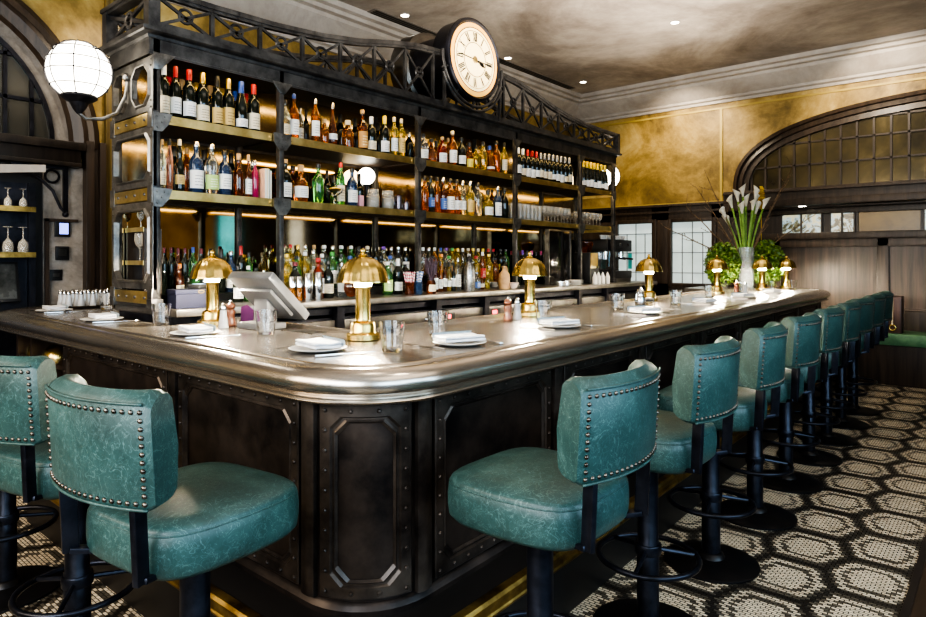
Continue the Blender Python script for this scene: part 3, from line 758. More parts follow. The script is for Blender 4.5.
BOTTLES = {
 ('top', 'leftmost', 'front'): (-3.62, 2.143, [
  (1.668, 0.315, 0.0304, 'wine', 'dark', 'white', 'cream'),
  (1.733, 0.315, 0.0304, 'wine', 'dark', 'red', 'white'),
  (1.813, 0.315, 0.0374, 'wine', 'dark', 'red', 'white'),
  (1.894, 0.315, 0.0380, 'wine', 'dark', 'gold', 'cream'),
  (1.986, 0.315, 0.0344, 'wine', 'dark', 'black', 'tan'),
  (2.059, 0.315, 0.0344, 'wine', 'dark', 'gold', 'tan'),
  (2.143, 0.315, 0.0392, 'burgundy', 'dark', 'blue', 'white'),
  (2.229, 0.315, 0.0380, 'wine', 'dark', 'red', 'cream'),
 ]),
 ('top', 'leftmost', 'rear'): (-3.86, 2.143, [
  (1.808, 0.315, 0.0375, 'wine', 'dark', 'red', 'none'),
  (1.888, 0.315, 0.0375, 'wine', 'dark', 'cork', 'none'),
  (1.976, 0.315, 0.0380, 'wine', 'dark', 'gold', 'none'),
  (2.068, 0.315, 0.0380, 'wine', 'dark', 'cork', 'none'),
  (2.150, 0.315, 0.0380, 'wine', 'dark', 'gold', 'none'),
  (2.240, 0.315, 0.0373, 'wine', 'dark', 'blue', 'none'),
  (2.320, 0.315, 0.0373, 'wine', 'dark', 'red', 'none'),
 ]),
 ('top', 'second', 'front'): (-3.62, 2.143, [
  (2.458, 0.263, 0.0326, 'spirit', 'pale', 'black', 'cream'),
  (2.527, 0.315, 0.0326, 'spirit', 'amber', 'blue', 'white'),
  (2.698, 0.315, 0.0310, 'tall', 'amber', 'silver', 'white'),
  (2.775, 0.187, 0.0328, 'flask', 'amber', 'cork', 'none'),
  (2.845, 0.315, 0.0328, 'cognac', 'brown', 'silver', 'white'),
  (2.981, 0.215, 0.0420, 'squat', 'amber', 'cream', 'none'),
  (3.117, 0.315, 0.0400, 'spirit', 'brown', 'cork', 'amber'),
  (3.203, 0.278, 0.0380, 'wine', 'dark', 'white', 'cream'),
  (3.335, 0.306, 0.0380, 'wine', 'dark', 'yellow', 'white'),
  (3.435, 0.315, 0.0310, 'tall', 'yellow', 'cream', 'white'),
  (3.512, 0.315, 0.0310, 'tall', 'yellow', 'cream', 'tan'),
 ]),
 ('top', 'second', 'rear'): (-3.87, 2.143, [
  (2.756, 0.315, 0.0222, 'tall', 'clear', 'silver', 'white'),
  (2.803, 0.297, 0.0222, 'wine', 'dark', 'black', 'none'),
  (3.115, 0.315, 0.0380, 'wine', 'dark', 'black', 'none'),
  (3.258, 0.308, 0.0380, 'wine', 'dark', 'black', 'none'),
  (3.496, 0.315, 0.0380, 'wine', 'dark', 'black', 'none'),
  (3.845, 0.315, 0.0380, 'wine', 'dark', 'silver', 'none'),
 ]),
 ('top', 'middle', 'front'): (-3.62, 2.143, [
  (3.760, 0.236, 0.0400, 'spirit', 'clear', 'black', 'white'),
  (3.854, 0.208, 0.0443, 'cognac', 'amber', 'black', 'none'),
  (3.986, 0.243, 0.0400, 'spirit', 'red', 'cork', 'white'),
  (4.115, 0.313, 0.0400, 'spirit', 'amber', 'cream', 'white'),
  (4.233, 0.272, 0.0400, 'spirit', 'dark', 'black', 'white'),
  (4.340, 0.245, 0.0360, 'flask', 'amber', 'black', 'yellow'),
  (4.431, 0.228, 0.0310, 'tall', 'yellow', 'black', 'none'),
  (4.529, 0.277, 0.0400, 'spirit', 'yellow', 'black', 'none'),
  (4.627, 0.254, 0.0459, 'cognac', 'amber', 'blue', 'white'),
  (4.727, 0.314, 0.0400, 'spirit', 'amber', 'black', 'none'),
  (4.846, 0.315, 0.0310, 'tall', 'yellow', 'black', 'cream'),
 ]),
 ('top', 'middle', 'rear'): (-3.87, 2.143, [
  (4.180, 0.267, 0.0380, 'wine', 'amber', 'black', 'none'),
  (4.339, 0.315, 0.0310, 'tall', 'amber', 'cork', 'none'),
  (4.590, 0.287, 0.0380, 'wine', 'dark', 'black', 'none'),
  (4.906, 0.315, 0.0310, 'tall', 'amber', 'black', 'none'),
 ]),
 ('top', 'fourth', 'front'): (-3.62, 2.143, [
  (5.073, 0.299, 0.0360, 'wine', 'dark', 'white', 'white'),
  (5.150, 0.296, 0.0360, 'wine', 'dark', 'white', 'cream'),
  (5.228, 0.296, 0.0367, 'wine', 'dark', 'red', 'white'),
  (5.308, 0.297, 0.0365, 'wine', 'dark', 'red', 'white'),
  (5.386, 0.297, 0.0355, 'wine', 'dark', 'red', 'white'),
  (5.461, 0.296, 0.0348, 'wine', 'dark', 'grey', 'cream'),
  (5.535, 0.298, 0.0348, 'wine', 'dark', 'grey', 'cream'),
  (5.610, 0.301, 0.0354, 'wine', 'dark', 'grey', 'cream'),
  (5.687, 0.303, 0.0360, 'wine', 'dark', 'grey', 'white'),
  (5.765, 0.305, 0.0367, 'wine', 'dark', 'grey', 'white'),
  (5.844, 0.308, 0.0373, 'wine', 'dark', 'grey', 'white'),
  (5.925, 0.310, 0.0380, 'wine', 'dark', 'grey', 'cream'),
  (6.008, 0.313, 0.0380, 'wine', 'dark', 'grey', 'cream'),
 ]),
 ('top', 'rightmost', 'front'): (-3.56, 2.143, [
  (6.209, 0.297, 0.0363, 'burgundy', 'dark', 'yellow', 'white'),
  (6.287, 0.298, 0.0363, 'burgundy', 'dark', 'yellow', 'white'),
  (6.365, 0.299, 0.0369, 'burgundy', 'dark', 'yellow', 'white'),
  (6.445, 0.299, 0.0375, 'burgundy', 'dark', 'yellow', 'white'),
  (6.526, 0.300, 0.0382, 'burgundy', 'dark', 'yellow', 'white'),
  (6.609, 0.301, 0.0388, 'burgundy', 'dark', 'yellow', 'white'),
  (6.693, 0.302, 0.0395, 'burgundy', 'dark', 'yellow', 'white'),
 ]),
 ('lower', 'leftmost', 'front'): (-3.62, 1.739, [
  (1.658, 0.296, 0.0193, 'spirit', 'pale', 'cork', 'cream'),
  (1.699, 0.304, 0.0193, 'tall', 'pink', 'black', 'none'),
  (1.756, 0.310, 0.0267, 'bulb', 'dark', 'cream', 'tan'),
  (1.855, 0.310, 0.0400, 'spirit', 'blue', 'silver', 'white'),
  (1.950, 0.310, 0.0393, 'spirit', 'clear', 'silver', 'green'),
  (2.033, 0.280, 0.0393, 'spirit', 'blue', 'black', 'white'),
  (2.125, 0.273, 0.0314, 'flask', 'brown', 'cork', 'none'),
  (2.192, 0.276, 0.0223, 'flask', 'brown', 'cork', 'white'),
  (2.239, 0.246, 0.0223, 'tall', 'magenta', 'silver', 'none'),
 ]),
 ('lower', 'leftmost', 'rear'): (-3.87, 1.739, [
  (1.843, 0.310, 0.0380, 'wine', 'dark', 'black', 'none'),
  (1.924, 0.310, 0.0310, 'tall', 'amber', 'cork', 'none'),
  (2.034, 0.310, 0.0380, 'wine', 'dark', 'black', 'none'),
  (2.218, 0.310, 0.0380, 'wine', 'dark', 'black', 'none'),
  (2.374, 0.290, 0.0310, 'tall', 'clear', 'silver', 'none'),
 ]),
 ('lower', 'second', 'front'): (-3.62, 1.739, [
  (2.461, 0.279, 0.0400, 'spirit', 'dark', 'cork', 'white'),
  (2.579, 0.256, 0.0500, 'decanter', 'amber', 'cork', 'white'),
  (2.723, 0.279, 0.0400, 'spirit', 'green', 'black', 'none'),
  (2.916, 0.310, 0.0310, 'tall', 'green', 'red', 'cream'),
  (3.020, 0.280, 0.0400, 'spirit', 'blue', 'black', 'white'),
 ]),
 ('lower', 'second', 'rear'): (-3.87, 1.739, [
  (2.692, 0.285, 0.0400, 'spirit', 'brown', 'black', 'none'),
  (2.990, 0.281, 0.0261, 'wine', 'dark', 'black', 'none'),
  (3.046, 0.250, 0.0261, 'wine', 'green', 'black', 'none'),
  (3.298, 0.290, 0.0380, 'wine', 'dark', 'black', 'none'),
 ]),
 ('lower', 'middle', 'front'): (-3.62, 1.739, [
  (3.772, 0.301, 0.0343, 'spirit', 'amber', 'black', 'none'),
  (3.845, 0.308, 0.0343, 'spirit', 'dark', 'black', 'blue'),
  (3.921, 0.307, 0.0310, 'tall', 'amber', 'black', 'none'),
  (3.996, 0.310, 0.0353, 'spirit', 'brown', 'silver', 'blue'),
  (4.084, 0.310, 0.0400, 'spirit', 'amber', 'black', 'white'),
  (4.169, 0.310, 0.0372, 'spirit', 'amber', 'black', 'white'),
  (4.248, 0.305, 0.0310, 'tall', 'pale', 'silver', 'white'),
  (4.348, 0.310, 0.0400, 'spirit', 'yellow', 'silver', 'tan'),
  (4.454, 0.310, 0.0400, 'spirit', 'clear', 'black', 'none'),
  (4.602, 0.256, 0.0500, 'decanter', 'yellow', 'black', 'white'),
  (4.747, 0.300, 0.0400, 'spirit', 'blue', 'silver', 'white'),
  (4.852, 0.295, 0.0400, 'spirit', 'dark', 'black', 'none'),
 ]),
 ('lower', 'middle', 'rear'): (-3.87, 1.739, [
  (4.077, 0.300, 0.0310, 'tall', 'amber', 'black', 'none'),
  (4.232, 0.296, 0.0380, 'wine', 'amber', 'black', 'none'),
  (4.421, 0.295, 0.0310, 'tall', 'brown', 'black', 'none'),
  (4.605, 0.310, 0.0380, 'wine', 'yellow', 'cork', 'none'),
  (4.985, 0.310, 0.0310, 'tall', 'amber', 'black', 'none'),
  (5.130, 0.310, 0.0380, 'wine', 'dark', 'black', 'none'),
 ]),
 ('counter', 'leftmost', 'rear'): (-3.86, 1.1, [
  (1.778, 0.335, 0.0198, 'tall', 'dark', 'burgundy', 'none'),
  (1.820, 0.335, 0.0198, 'tall', 'dark', 'burgundy', 'none'),
  (1.863, 0.334, 0.0201, 'tall', 'brown', 'burgundy', 'none'),
  (1.906, 0.334, 0.0205, 'tall', 'dark', 'burgundy', 'none'),
  (1.957, 0.340, 0.0238, 'tall', 'green', 'blue', 'none'),
  (2.009, 0.332, 0.0243, 'tall', 'dark', 'burgundy', 'none'),
  (2.075, 0.330, 0.0311, 'wine', 'dark', 'black', 'none'),
  (2.143, 0.330, 0.0319, 'wine', 'dark', 'black', 'none'),
  (2.212, 0.318, 0.0327, 'spirit', 'blue', 'silver', 'white'),
  (2.283, 0.352, 0.0274, 'wine', 'dark', 'red', 'white'),
  (2.342, 0.313, 0.0274, 'tall', 'green', 'black', 'none'),
 ]),
 ('counter', 'leftmost', 'front'): (-3.66, 1.1, [
  (1.778, 0.237, 0.0223, 'spirit', 'brown', 'orange', 'cream'),
  (1.826, 0.155, 0.0223, 'tall', 'dark', 'black', 'tan'),
  (1.877, 0.248, 0.0203, 'wine', 'green', 'green', 'none'),
  (1.920, 0.224, 0.0203, 'wine', 'dark', 'black', 'none'),
  (2.145, 0.223, 0.0324, 'spirit', 'dark', 'black', 'white'),
  (2.214, 0.222, 0.0265, 'spirit', 'green', 'white', 'white'),
  (2.270, 0.209, 0.0265, 'spirit', 'brown', 'black', 'cream'),
  (2.328, 0.196, 0.0271, 'spirit', 'dark', 'silver', 'none'),
 ]),
 ('counter', 'second', 'rear'): (-3.88, 1.1, [
  (2.622, 0.370, 0.0270, 'spirit', 'pale', 'burgundy', 'none'),
  (2.679, 0.370, 0.0270, 'spirit', 'yellow', 'red', 'cream'),
  (2.742, 0.370, 0.0295, 'tall', 'yellow', 'gold', 'none'),
  (2.806, 0.370, 0.0302, 'spirit', 'pale', 'silver', 'none'),
  (2.881, 0.370, 0.0310, 'tall', 'pale', 'cork', 'none'),
  (2.972, 0.370, 0.0373, 'spirit', 'clear', 'white', 'tan'),
  (3.052, 0.370, 0.0310, 'tall', 'green', 'silver', 'none'),
  (3.132, 0.370, 0.0379, 'spirit', 'green', 'white', 'none'),
  (3.228, 0.370, 0.0371, 'spirit', 'green', 'white', 'white'),
  (3.307, 0.370, 0.0310, 'tall', 'clear', 'black', 'none'),
  (3.393, 0.370, 0.0400, 'spirit', 'clear', 'cream', 'none'),
  (3.478, 0.370, 0.0310, 'tall', 'dark', 'black', 'none'),
  (3.566, 0.370, 0.0395, 'spirit', 'pale', 'purple', 'cream'),
  (3.650, 0.370, 0.0310, 'tall', 'clear', 'silver', 'none'),
  (3.731, 0.370, 0.0383, 'spirit', 'clear', 'silver', 'none'),
  (3.815, 0.370, 0.0310, 'tall', 'dark', 'silver', 'white'),
 ]),
 ('counter', 'second', 'middle'): (-3.73, 1.1, [
  (2.548, 0.301, 0.0357, 'spirit', 'yellow', 'gold', 'none'),
  (2.624, 0.287, 0.0328, 'spirit', 'green', 'black', 'none'),
  (2.694, 0.315, 0.0328, 'spirit', 'yellow', 'white', 'none'),
  (2.765, 0.330, 0.0336, 'spirit', 'pale', 'silver', 'cream'),
  (2.838, 0.303, 0.0344, 'spirit', 'clear', 'white', 'white'),
  (2.927, 0.318, 0.0385, 'spirit', 'green', 'green', 'white'),
  (3.009, 0.304, 0.0385, 'spirit', 'clear', 'black', 'none'),
  (3.093, 0.290, 0.0395, 'spirit', 'clear', 'blue', 'none'),
  (3.401, 0.291, 0.0400, 'spirit', 'dark', 'black', 'none'),
  (3.496, 0.292, 0.0400, 'spirit', 'clear', 'blue', 'none'),
  (3.661, 0.244, 0.0400, 'spirit', 'dark', 'white', 'none'),
 ]),
 ('counter', 'second', 'front'): (-3.56, 1.1, [
  (2.493, 0.247, 0.0400, 'spirit', 'dark', 'burgundy', 'none'),
  (2.678, 0.273, 0.0384, 'spirit', 'red', 'red', 'white'),
  (2.759, 0.253, 0.0384, 'spirit', 'dark', 'black', 'cream'),
  (2.876, 0.239, 0.0356, 'spirit', 'clear', 'silver', 'white'),
  (2.952, 0.218, 0.0356, 'spirit', 'teal', 'black', 'none'),
  (3.311, 0.245, 0.0400, 'spirit', 'green', 'white', 'green'),
  (3.419, 0.268, 0.0380, 'wine', 'dark', 'white', 'white'),
 ]),
 ('counter', 'middle', 'rear'): (-3.88, 1.1, [
  (4.025, 0.370, 0.0310, 'tall', 'clear', 'white', 'none'),
  (4.100, 0.370, 0.0310, 'tall', 'dark', 'silver', 'none'),
  (4.172, 0.370, 0.0310, 'tall', 'orange', 'white', 'none'),
  (4.251, 0.370, 0.0310, 'tall', 'clear', 'blue', 'orange'),
  (4.328, 0.370, 0.0364, 'spirit', 'pale', 'purple', 'none'),
  (4.407, 0.370, 0.0366, 'spirit', 'yellow', 'green', 'none'),
  (4.485, 0.370, 0.0310, 'tall', 'yellow', 'gold', 'none'),
  (4.556, 0.370, 0.0310, 'tall', 'clear', 'white', 'none'),
  (4.634, 0.370, 0.0346, 'spirit', 'yellow', 'cream', 'none'),
  (4.708, 0.370, 0.0346, 'spirit', 'yellow', 'gold', 'white'),
  (4.783, 0.370, 0.0310, 'tall', 'yellow', 'cream', 'none'),
  (4.855, 0.370, 0.0310, 'tall', 'yellow', 'yellow', 'none'),
  (4.939, 0.370, 0.0310, 'tall', 'amber', 'red', 'none'),
  (5.017, 0.370, 0.0310, 'tall', 'dark', 'red', 'none'),
  (5.137, 0.370, 0.0392, 'spirit', 'dark', 'black', 'yellow'),
  (5.220, 0.370, 0.0392, 'spirit', 'green', 'black', 'none'),
 ]),
 ('counter', 'middle', 'middle'): (-3.73, 1.1, [
  (3.991, 0.294, 0.0400, 'spirit', 'amber', 'black', 'white'),
  (4.092, 0.311, 0.0400, 'spirit', 'yellow', 'orange', 'none'),
  (4.195, 0.295, 0.0400, 'spirit', 'pale', 'green', 'none'),
  (4.466, 0.314, 0.0400, 'spirit', 'yellow', 'white', 'tan'),
  (4.566, 0.297, 0.0400, 'spirit', 'yellow', 'red', 'none'),
  (4.661, 0.334, 0.0310, 'tall', 'amber', 'white', 'red'),
  (4.758, 0.316, 0.0400, 'spirit', 'yellow', 'gold', 'none'),
  (4.851, 0.279, 0.0400, 'spirit', 'amber', 'black', 'none'),
  (4.993, 0.299, 0.0400, 'spirit', 'dark', 'black', 'none'),
 ]),
 ('counter', 'middle', 'front'): (-3.56, 1.1, [
  (3.774, 0.180, 0.0310, 'tall', 'dark', 'black', 'white'),
  (3.842, 0.252, 0.0210, 'dasher', 'brown', 'black', 'white'),
  (3.895, 0.252, 0.0210, 'dasher', 'amber', 'black', 'white'),
  (3.949, 0.244, 0.0210, 'dasher', 'brown', 'black', 'white'),
  (4.004, 0.243, 0.0210, 'dasher', 'yellow', 'black', 'white'),
  (4.059, 0.235, 0.0210, 'dasher', 'dark', 'black', 'white'),
  (4.117, 0.277, 0.0271, 'tall', 'clear', 'silver', 'white'),
  (4.280, 0.174, 0.0398, 'spirit', 'clear', 'black', 'none'),
  (4.365, 0.155, 0.0360, 'flask', 'clear', 'silver', 'blue'),
  (4.442, 0.137, 0.0210, 'dasher', 'amber', 'red', 'cream'),
  (4.520, 0.153, 0.0210, 'dasher', 'yellow', 'gold', 'none'),
 ]),
 ('counter', 'fourth', 'rear'): (-3.86, 1.1, [
  (5.406, 0.363, 0.0310, 'tall', 'dark', 'black', 'none'),
  (5.488, 0.362, 0.0310, 'tall', 'dark', 'purple', 'none'),
  (5.571, 0.360, 0.0310, 'tall', 'dark', 'black', 'none'),
  (5.656, 0.359, 0.0310, 'tall', 'dark', 'pink', 'none'),
  (5.743, 0.358, 0.0310, 'tall', 'dark', 'black', 'none'),
  (5.831, 0.357, 0.0310, 'tall', 'dark', 'pink', 'none'),
 ]),
}
# ------------------------------------------------------------------ bottles
PROF = dict(
 wine=[(.90,0),(1,.012),(1,.60),(.95,.655),(.62,.73),(.38,.775),(.36,.955),(.40,.96),(.40,.985),(.3,1)],
 burgundy=[(.90,0),(1,.012),(1,.48),(.88,.58),(.60,.70),(.40,.80),(.36,.955),(.40,.96),(.40,.985),(.3,1)],
 spirit=[(.92,0),(1,.015),(1,.56),(.95,.63),(.72,.70),(.40,.76),(.34,.80),(.33,.93),(.38,.94),(.38,.97),(.3,.98)],
 tall=[(.92,0),(1,.012),(1,.62),(.92,.68),(.55,.77),(.38,.83),(.36,.94),(.40,.95),(.40,.975),(.3,.98)],
 cognac=[(.55,0),(.78,.02),(1,.16),(1,.27),(.86,.44),(.55,.60),(.34,.72),(.28,.80),(.28,.93),(.33,.94),(.33,.97),(.25,.98)],
 flask=[(.92,0),(1,.02),(1,.52),(.95,.60),(.60,.67),(.40,.71),(.38,.88),(.44,.89),(.44,.93),(.3,.94)],
 squat=[(.92,0),(1,.03),(1,.55),(.9,.66),(.5,.74),(.40,.78),(.40,.9),(.3,.92)],
 bulb=[(.80,0),(.92,.02),(1,.12),(1,.42),(.88,.52),(.58,.60),(.52,.66),(.66,.72),(.58,.80),(.36,.86),(.34,.95),(.3,.97)],
 decanter=[(.95,0),(1,.02),(1,.50),(.92,.58),(.40,.66),(.32,.70),(.32,.82),(.40,.83),(.40,.86),(.3,.87)],
 dasher=[(.92,0),(1,.02),(1,.52),(.86,.60),(.45,.68),(.38,.72),(.38,.86),(.3,.87)])
CAPZ = dict(wine=(.80,1.004,.43), burgundy=(.74,1.004,.46), spirit=(.90,1.0,.42), tall=(.88,1.0,.42), cognac=(.86,1.0,.36), flask=(.86,1.0,.46), squat=(.84,1.0,.5), bulb=(.88,1.0,.42), decanter=(.82,1.0,.42), dasher=(.84,1.0,.42))
LABZ = dict(wine=(.12,.42), burgundy=(.10,.34), spirit=(.12,.48), tall=(.14,.50), cognac=(.14,.32), flask=(.12,.45), squat=(.15,.45), bulb=(.13,.42), decanter=(.12,.44), dasher=(.12,.46))
GNAME = dict(dark='dark', amber='amber', brown='brown', red='red', yellow='yellow', clear='clear', pale='pale', green='green', blue='dark blue', pink='pink', magenta='magenta', orange='orange', teal='teal')
KNAME = dict(wine='wine bottle', burgundy='wine bottle', spirit='spirit bottle', tall='slim bottle', cognac='rounded bottle', flask='short bottle', squat='squat bottle', bulb='bulbous bottle', decanter='decanter bottle', dasher='bitters bottle')
def bottle(x, y, z, h, r, kind, g, cap, lab, label, group):
    t = thing(KNAME[kind].replace(' ', '_'), label, 'bottle', (x, y, z), 0, group)
    n = 16
    MB().lathe([(a*r, b_*h) for a, b_ in PROF[kind]], n).build('glass_body', GL[g], t, sharp=50)
    c0, c1, cr = CAPZ[kind]
    MB().lathe([(cr*r, c0*h),(cr*r*1.02, (c0+.01)*h),(cr*r, (c1-.012)*h),(cr*r*.85, c1*h)], 12).build('cap', CAP[cap], t)
    if lab != 'none':
        l0, l1 = LABZ[kind]; q = r*1.025; l0 += random.uniform(-.03,.05); l1 -= random.uniform(-.02,.10)
        MB().grid([[(q*cos(a), q*sin(a), zz*h) for a in [R(-82)+R(164)*i/10 for i in range(11)]] for zz in (l0, l1)]).build('label', LAB[lab], t)
BAYN = dict(leftmost='leftmost bay', second='second bay', middle='middle bay', fourth='fourth bay', rightmost='rightmost bay')
SHN = dict(top='top shelf', lower='lower shelf', counter='back counter')
for (sh, bay, row), (X, z, L) in BOTTLES.items():
    for i, (y, h, r, kind, g, cap, lab) in enumerate(L):
        zz = z + .001
        if sh == 'counter' and row == 'rear': zz = 1.1025 + (.05 if bay == 'leftmost' else (.125 if bay != 'fourth' else 0)); h = h-(zz-1.10)
        if sh == 'counter' and row == 'middle': zz = 1.1575; h -= .057
        where = '%s in %s row, %s, %s' % (ORD[i], row, SHN[sh], BAYN[bay])
        lb = '%s-capped %s %s, %s' % (cap, GNAME[g], KNAME[kind], where)
        bottle(X, y, zz, h, r, kind, g, cap, lab, lb, 'bottles on the %s, %s' % (SHN[sh], BAYN[bay]))

# stemmed glasses on the lower shelf, right bays
shelf_glass = simple('bar_glassware', (1,.95,.84), .05, 0, tr=.74, ior=1.3)
def wine_glass(label, x, y, z, s=1.0, group=None, flip=False):
    pr = [(.030,0),(.031,.003),(.006,.008),(.004,.02),(.004,.075),(.012,.085),(.028,.105),(.034,.135),(.031,.175),(.0295,.175),(.032,.135),(.026,.108),(.003,.09)]
    m = MB().lathe([(a*s, b_*s) for a, b_ in pr], 14)
    if flip: m.xf(Matrix.Translation((0,0,.176*s)) @ Matrix.Scale(-1, 4, (0,0,1)))
    o = m.build('wine_glass', shelf_glass, sharp=60); o.location = (x, y, z)
    return tag(o, label, 'glass', group)
def tumbler_mesh(r=.046, h=.106, facets=True, n=36):
    def lobe(a, z): return 1 + (.025*cos(a*9) if facets and .012 < z < h*.72 else 0)
    pr = [(r*.76,0),(r*.80,.003),(r*.84,h*.3),(r*.92,h*.7),(r*.98,h*.78),(r,h),(r*.93,h),(r*.90,h*.78),(r*.80,h*.5),(r*.72,.014),(.002,.012)]
    return MB().lathe(pr, n, lobe=lobe).mesh('tumbler', glass, 60)
TM = tumbler_mesh(); TMS = tumbler_mesh(.030, .16, False, 14); TMS.materials[0] = shelf_glass
def lone(name, me, loc, label, cat, group=None, rz=0):
    o = bpy.data.objects.new(name, me); C.objects.link(o); o.location = loc; o.rotation_euler = (0,0,rz)
    return tag(o, label, cat, group)
for row, X in (('front', -3.60), ('rear', -3.76)):
    for k in range(8): lone('highball_glass', TMS, (X, 4.945+k*.066, 1.740), '%s tall straight glass in %s row, lower shelf, left of fourth bay' % (ORD[k], row), 'glass', 'tall glasses in the fourth bay')
    for k in range(8): wine_glass('%s stemmed glass in %s row, lower shelf, right of fourth bay' % (ORD[k], row), X, 5.49+k*.066, 1.740, .95, 'stemmed glasses in the fourth bay')
    for k in range(8): wine_glass('%s stemmed glass in %s row, lower shelf, rightmost bay' % (ORD[k], row), X, 6.12+k*.076, 1.740, .85, 'stemmed glasses in the rightmost bay')

# other things on the lower shelf
z2 = 1.740
t = thing('coupe_bowl', 'glass coupe bowl on a stem, lower shelf, second bay', 'bowl', (-3.565, 2.822, z2))
MB().lathe([(.045,0),(.046,.004),(.008,.012),(.006,.05),(.02,.062),(.048,.085),(.060,.115),(.057,.116),(.045,.09),(.003,.068)], 22).build('bowl', glass, t, sharp=60)
MB().sph((0,0,.108), .042, 14, 8, (1,1,.4)).build('garnish', simple('citrus', (.75,.55,.12), .5), t)
for k, (y, w_) in enumerate(((3.22,'left one'),(3.37,'right one'))):
    t = thing('storage_jar', 'clear clip-top jar with pale contents, lower shelf, second bay, '+w_, 'jar', (-3.62, y, z2))
    MB().lathe([(.045,0),(.048,.006),(.048,.10),(.040,.115),(.038,.12)], 18).build('jar_body', shelf_glass, t)
    MB().lathe([(.043,.006),(.044,.04),(.044,.09)], 16).build('contents', simple('pale_nuts', (.75,.58,.30), .6), t)
    MB().lathe([(.041,.121),(.043,.130),(.040,.145),(.010,.15)], 16).build('lid', shelf_glass, t)
    MB().tube([(.043*cos(a), .043*sin(a), .119) for a in [2*PI*i/20 for i in range(20)]], .003, 6, True).build('clip', steel_pol, t)
tank = mottled('pewter_tankard', (.10,.08,.09), (.26,.22,.24), 20, .3, .9)
for k, (y, h, w_) in enumerate(((3.470,.115,'taller left one'),(3.553,.075,'shorter right one'))):
    t = thing('tankard', 'dark pewter tankard at right of second bay, lower shelf, '+w_, 'tankard', (-3.61, y, z2))
    MB().lathe([(.026,0),(.028,.004),(.026,h*.4),(.029,h*.7),(.026,h),(.023,h),(.022,.01)], 16).build('cup', tank, t)
    MB().tube([(.0,-.027,h*.8),(.0,-.040,h*.7),(.0,-.040,h*.4),(.0,-.026,h*.25)], .004, 6).build('handle', tank, t)
tag(MB().bx(-.02,.02,-.02,.02,0,.09).build('small_carton', simple('pink_card', (.62,.30,.34), .6), bevel=.003, loc=(-3.62,3.095,z2)), 'small pink carton beside the jars, lower shelf, second bay', 'box')
for y, col, nm_ in ((2.278,(.62,.38,.26),'peach'),(2.2955,(.80,.66,.22),'yellow')):
    t = thing('menu_book', nm_+' spined thin book standing at right of leftmost bay, lower shelf', 'book', (-3.62, y, z2))
    MB().bx(-.09,.06,-.008,.008,0,.195).build('cover', simple('book_'+nm_, col, .6), t, bevel=.002)
    MB().bx(-.088,.0605,-.007,.007,.003,.192).build('pages', simple('paper', (.75,.70,.6), .8), t)
t = thing('menu_book', 'dark green thin book standing against the post, leftmost bay', 'book', (-3.62, 2.313, z2))
MB().bx(-.09,.06,-.008,.008,0,.185).build('cover', simple('book_green', (.05,.16,.11), .6), t, bevel=.002)
MB().bx(-.088,.0605,-.006,.006,.003,.182).build('pages', MATS['paper'], t)

# ------------------------------------------------------------------ things on the back counter
z3 = 1.101
for k, (y, h, lab) in enumerate(((2.520,.175,'left steel cocktail shaker at front of second bay, back counter'),(2.600,.180,'right steel cocktail shaker at front of second bay, back counter'))):
    t = thing('cocktail_shaker', lab, 'shaker', (-3.46, y, z3), 0, 'shakers on the back counter')
    MB().lathe([(.026,0),(.028,.004),(.033,.088),(.033,.092)], 18).build('lower_tin', steel_pol, t)
    MB().lathe([(.0335,.090),(.0335,.096),(.028,h-.004),(.025,h)], 18).build('upper_tin', steel_pol, t)
for k, y in enumerate((2.40, 2.452)):
    t = thing('mixing_bottle', 'small orange bottle with steel pourer beside the till, %s one' % ('left','right')[k], 'bottle', (-3.46, y, z3))
    MB().lathe([(.021,0),(.022,.004),(.022,.07),(.014,.085)], 14).build('glass_body', GL['orange'], t)
    MB().lathe([(.021,.0855),(.021,.15),(.018,.155)], 14).build('pourer', steel_pol, t)
t = thing('round_flask', 'round brown flask bottle beside the black-labelled bottle, second bay', 'bottle', (-3.44, 2.865, z3))
MB().sph((0,0,.075), .07, 18, 12, (.5,.9,1)).build('glass_body', GL['brown'], t)
MB().cyl((0,0,.14),(0,0,.19), .014).build('cap', CAP['black'], t)
for y, c1, nm_ in ((3.405,(.75,.18,.24),'red'),(3.490,(.10,.25,.60),'blue')):
    t = thing('straw_jar', 'glass jar of %s and white striped straws on back counter' % nm_, 'jar', (-3.42, y, z3))
    MB().lathe([(.034,0),(.036,.004),(.036,.095),(.033,.095),(.032,.008)], 16).build('jar_body', GL['blue'] if nm_ == 'blue' else GL['brown'], t)
    tt = NT('straw_'+nm_); g_ = tt.n('TexCoord').outputs['Object']; sp = tt.n('SeparateXYZ'); tt.l(g_, sp.inputs[0])
    k_ = tt.m2('GREATER_THAN', tt.m2('FRACT', tt.m2('MULTIPLY', tt.m2('ADD', sp.outputs[2], tt.m2('MULTIPLY', sp.outputs[1], .6)), 45.0)), .5)
    tt.set(col=tt.mix(k_, (.85,.83,.8), c1), rough=.6)
    s_ = MB()
    for q in range(16):
        a = random.uniform(0, 2*PI); r0 = random.uniform(0,.02); r1 = r0+random.uniform(.0,.03)
        s_.cyl((r0*cos(a), r0*sin(a), .012), (r1*cos(a)+.0, r1*sin(a)+(.03 if nm_ == 'blue' else -.01), .17), .004, 7)
    so = s_.build('straws', tt.m, t); so['kind'] = 'stuff'
t = thing('dried_lavender', 'dark dried lavender bunch in a brown jar at the post', 'flowers', (-3.39, 3.605, z3))
MB().lathe([(.036,0),(.038,.004),(.038,.085),(.03,.098),(.03,.105)], 16).build('jar_body', GL['brown'], t)
MB().grid([[(.0388*cos(a), .0388*sin(a), zz) for a in [R(-70)+R(140)*i/8 for i in range(9)]] for zz in (.02,.07)]).build('label', LAB['cream'], t)
s_ = MB()
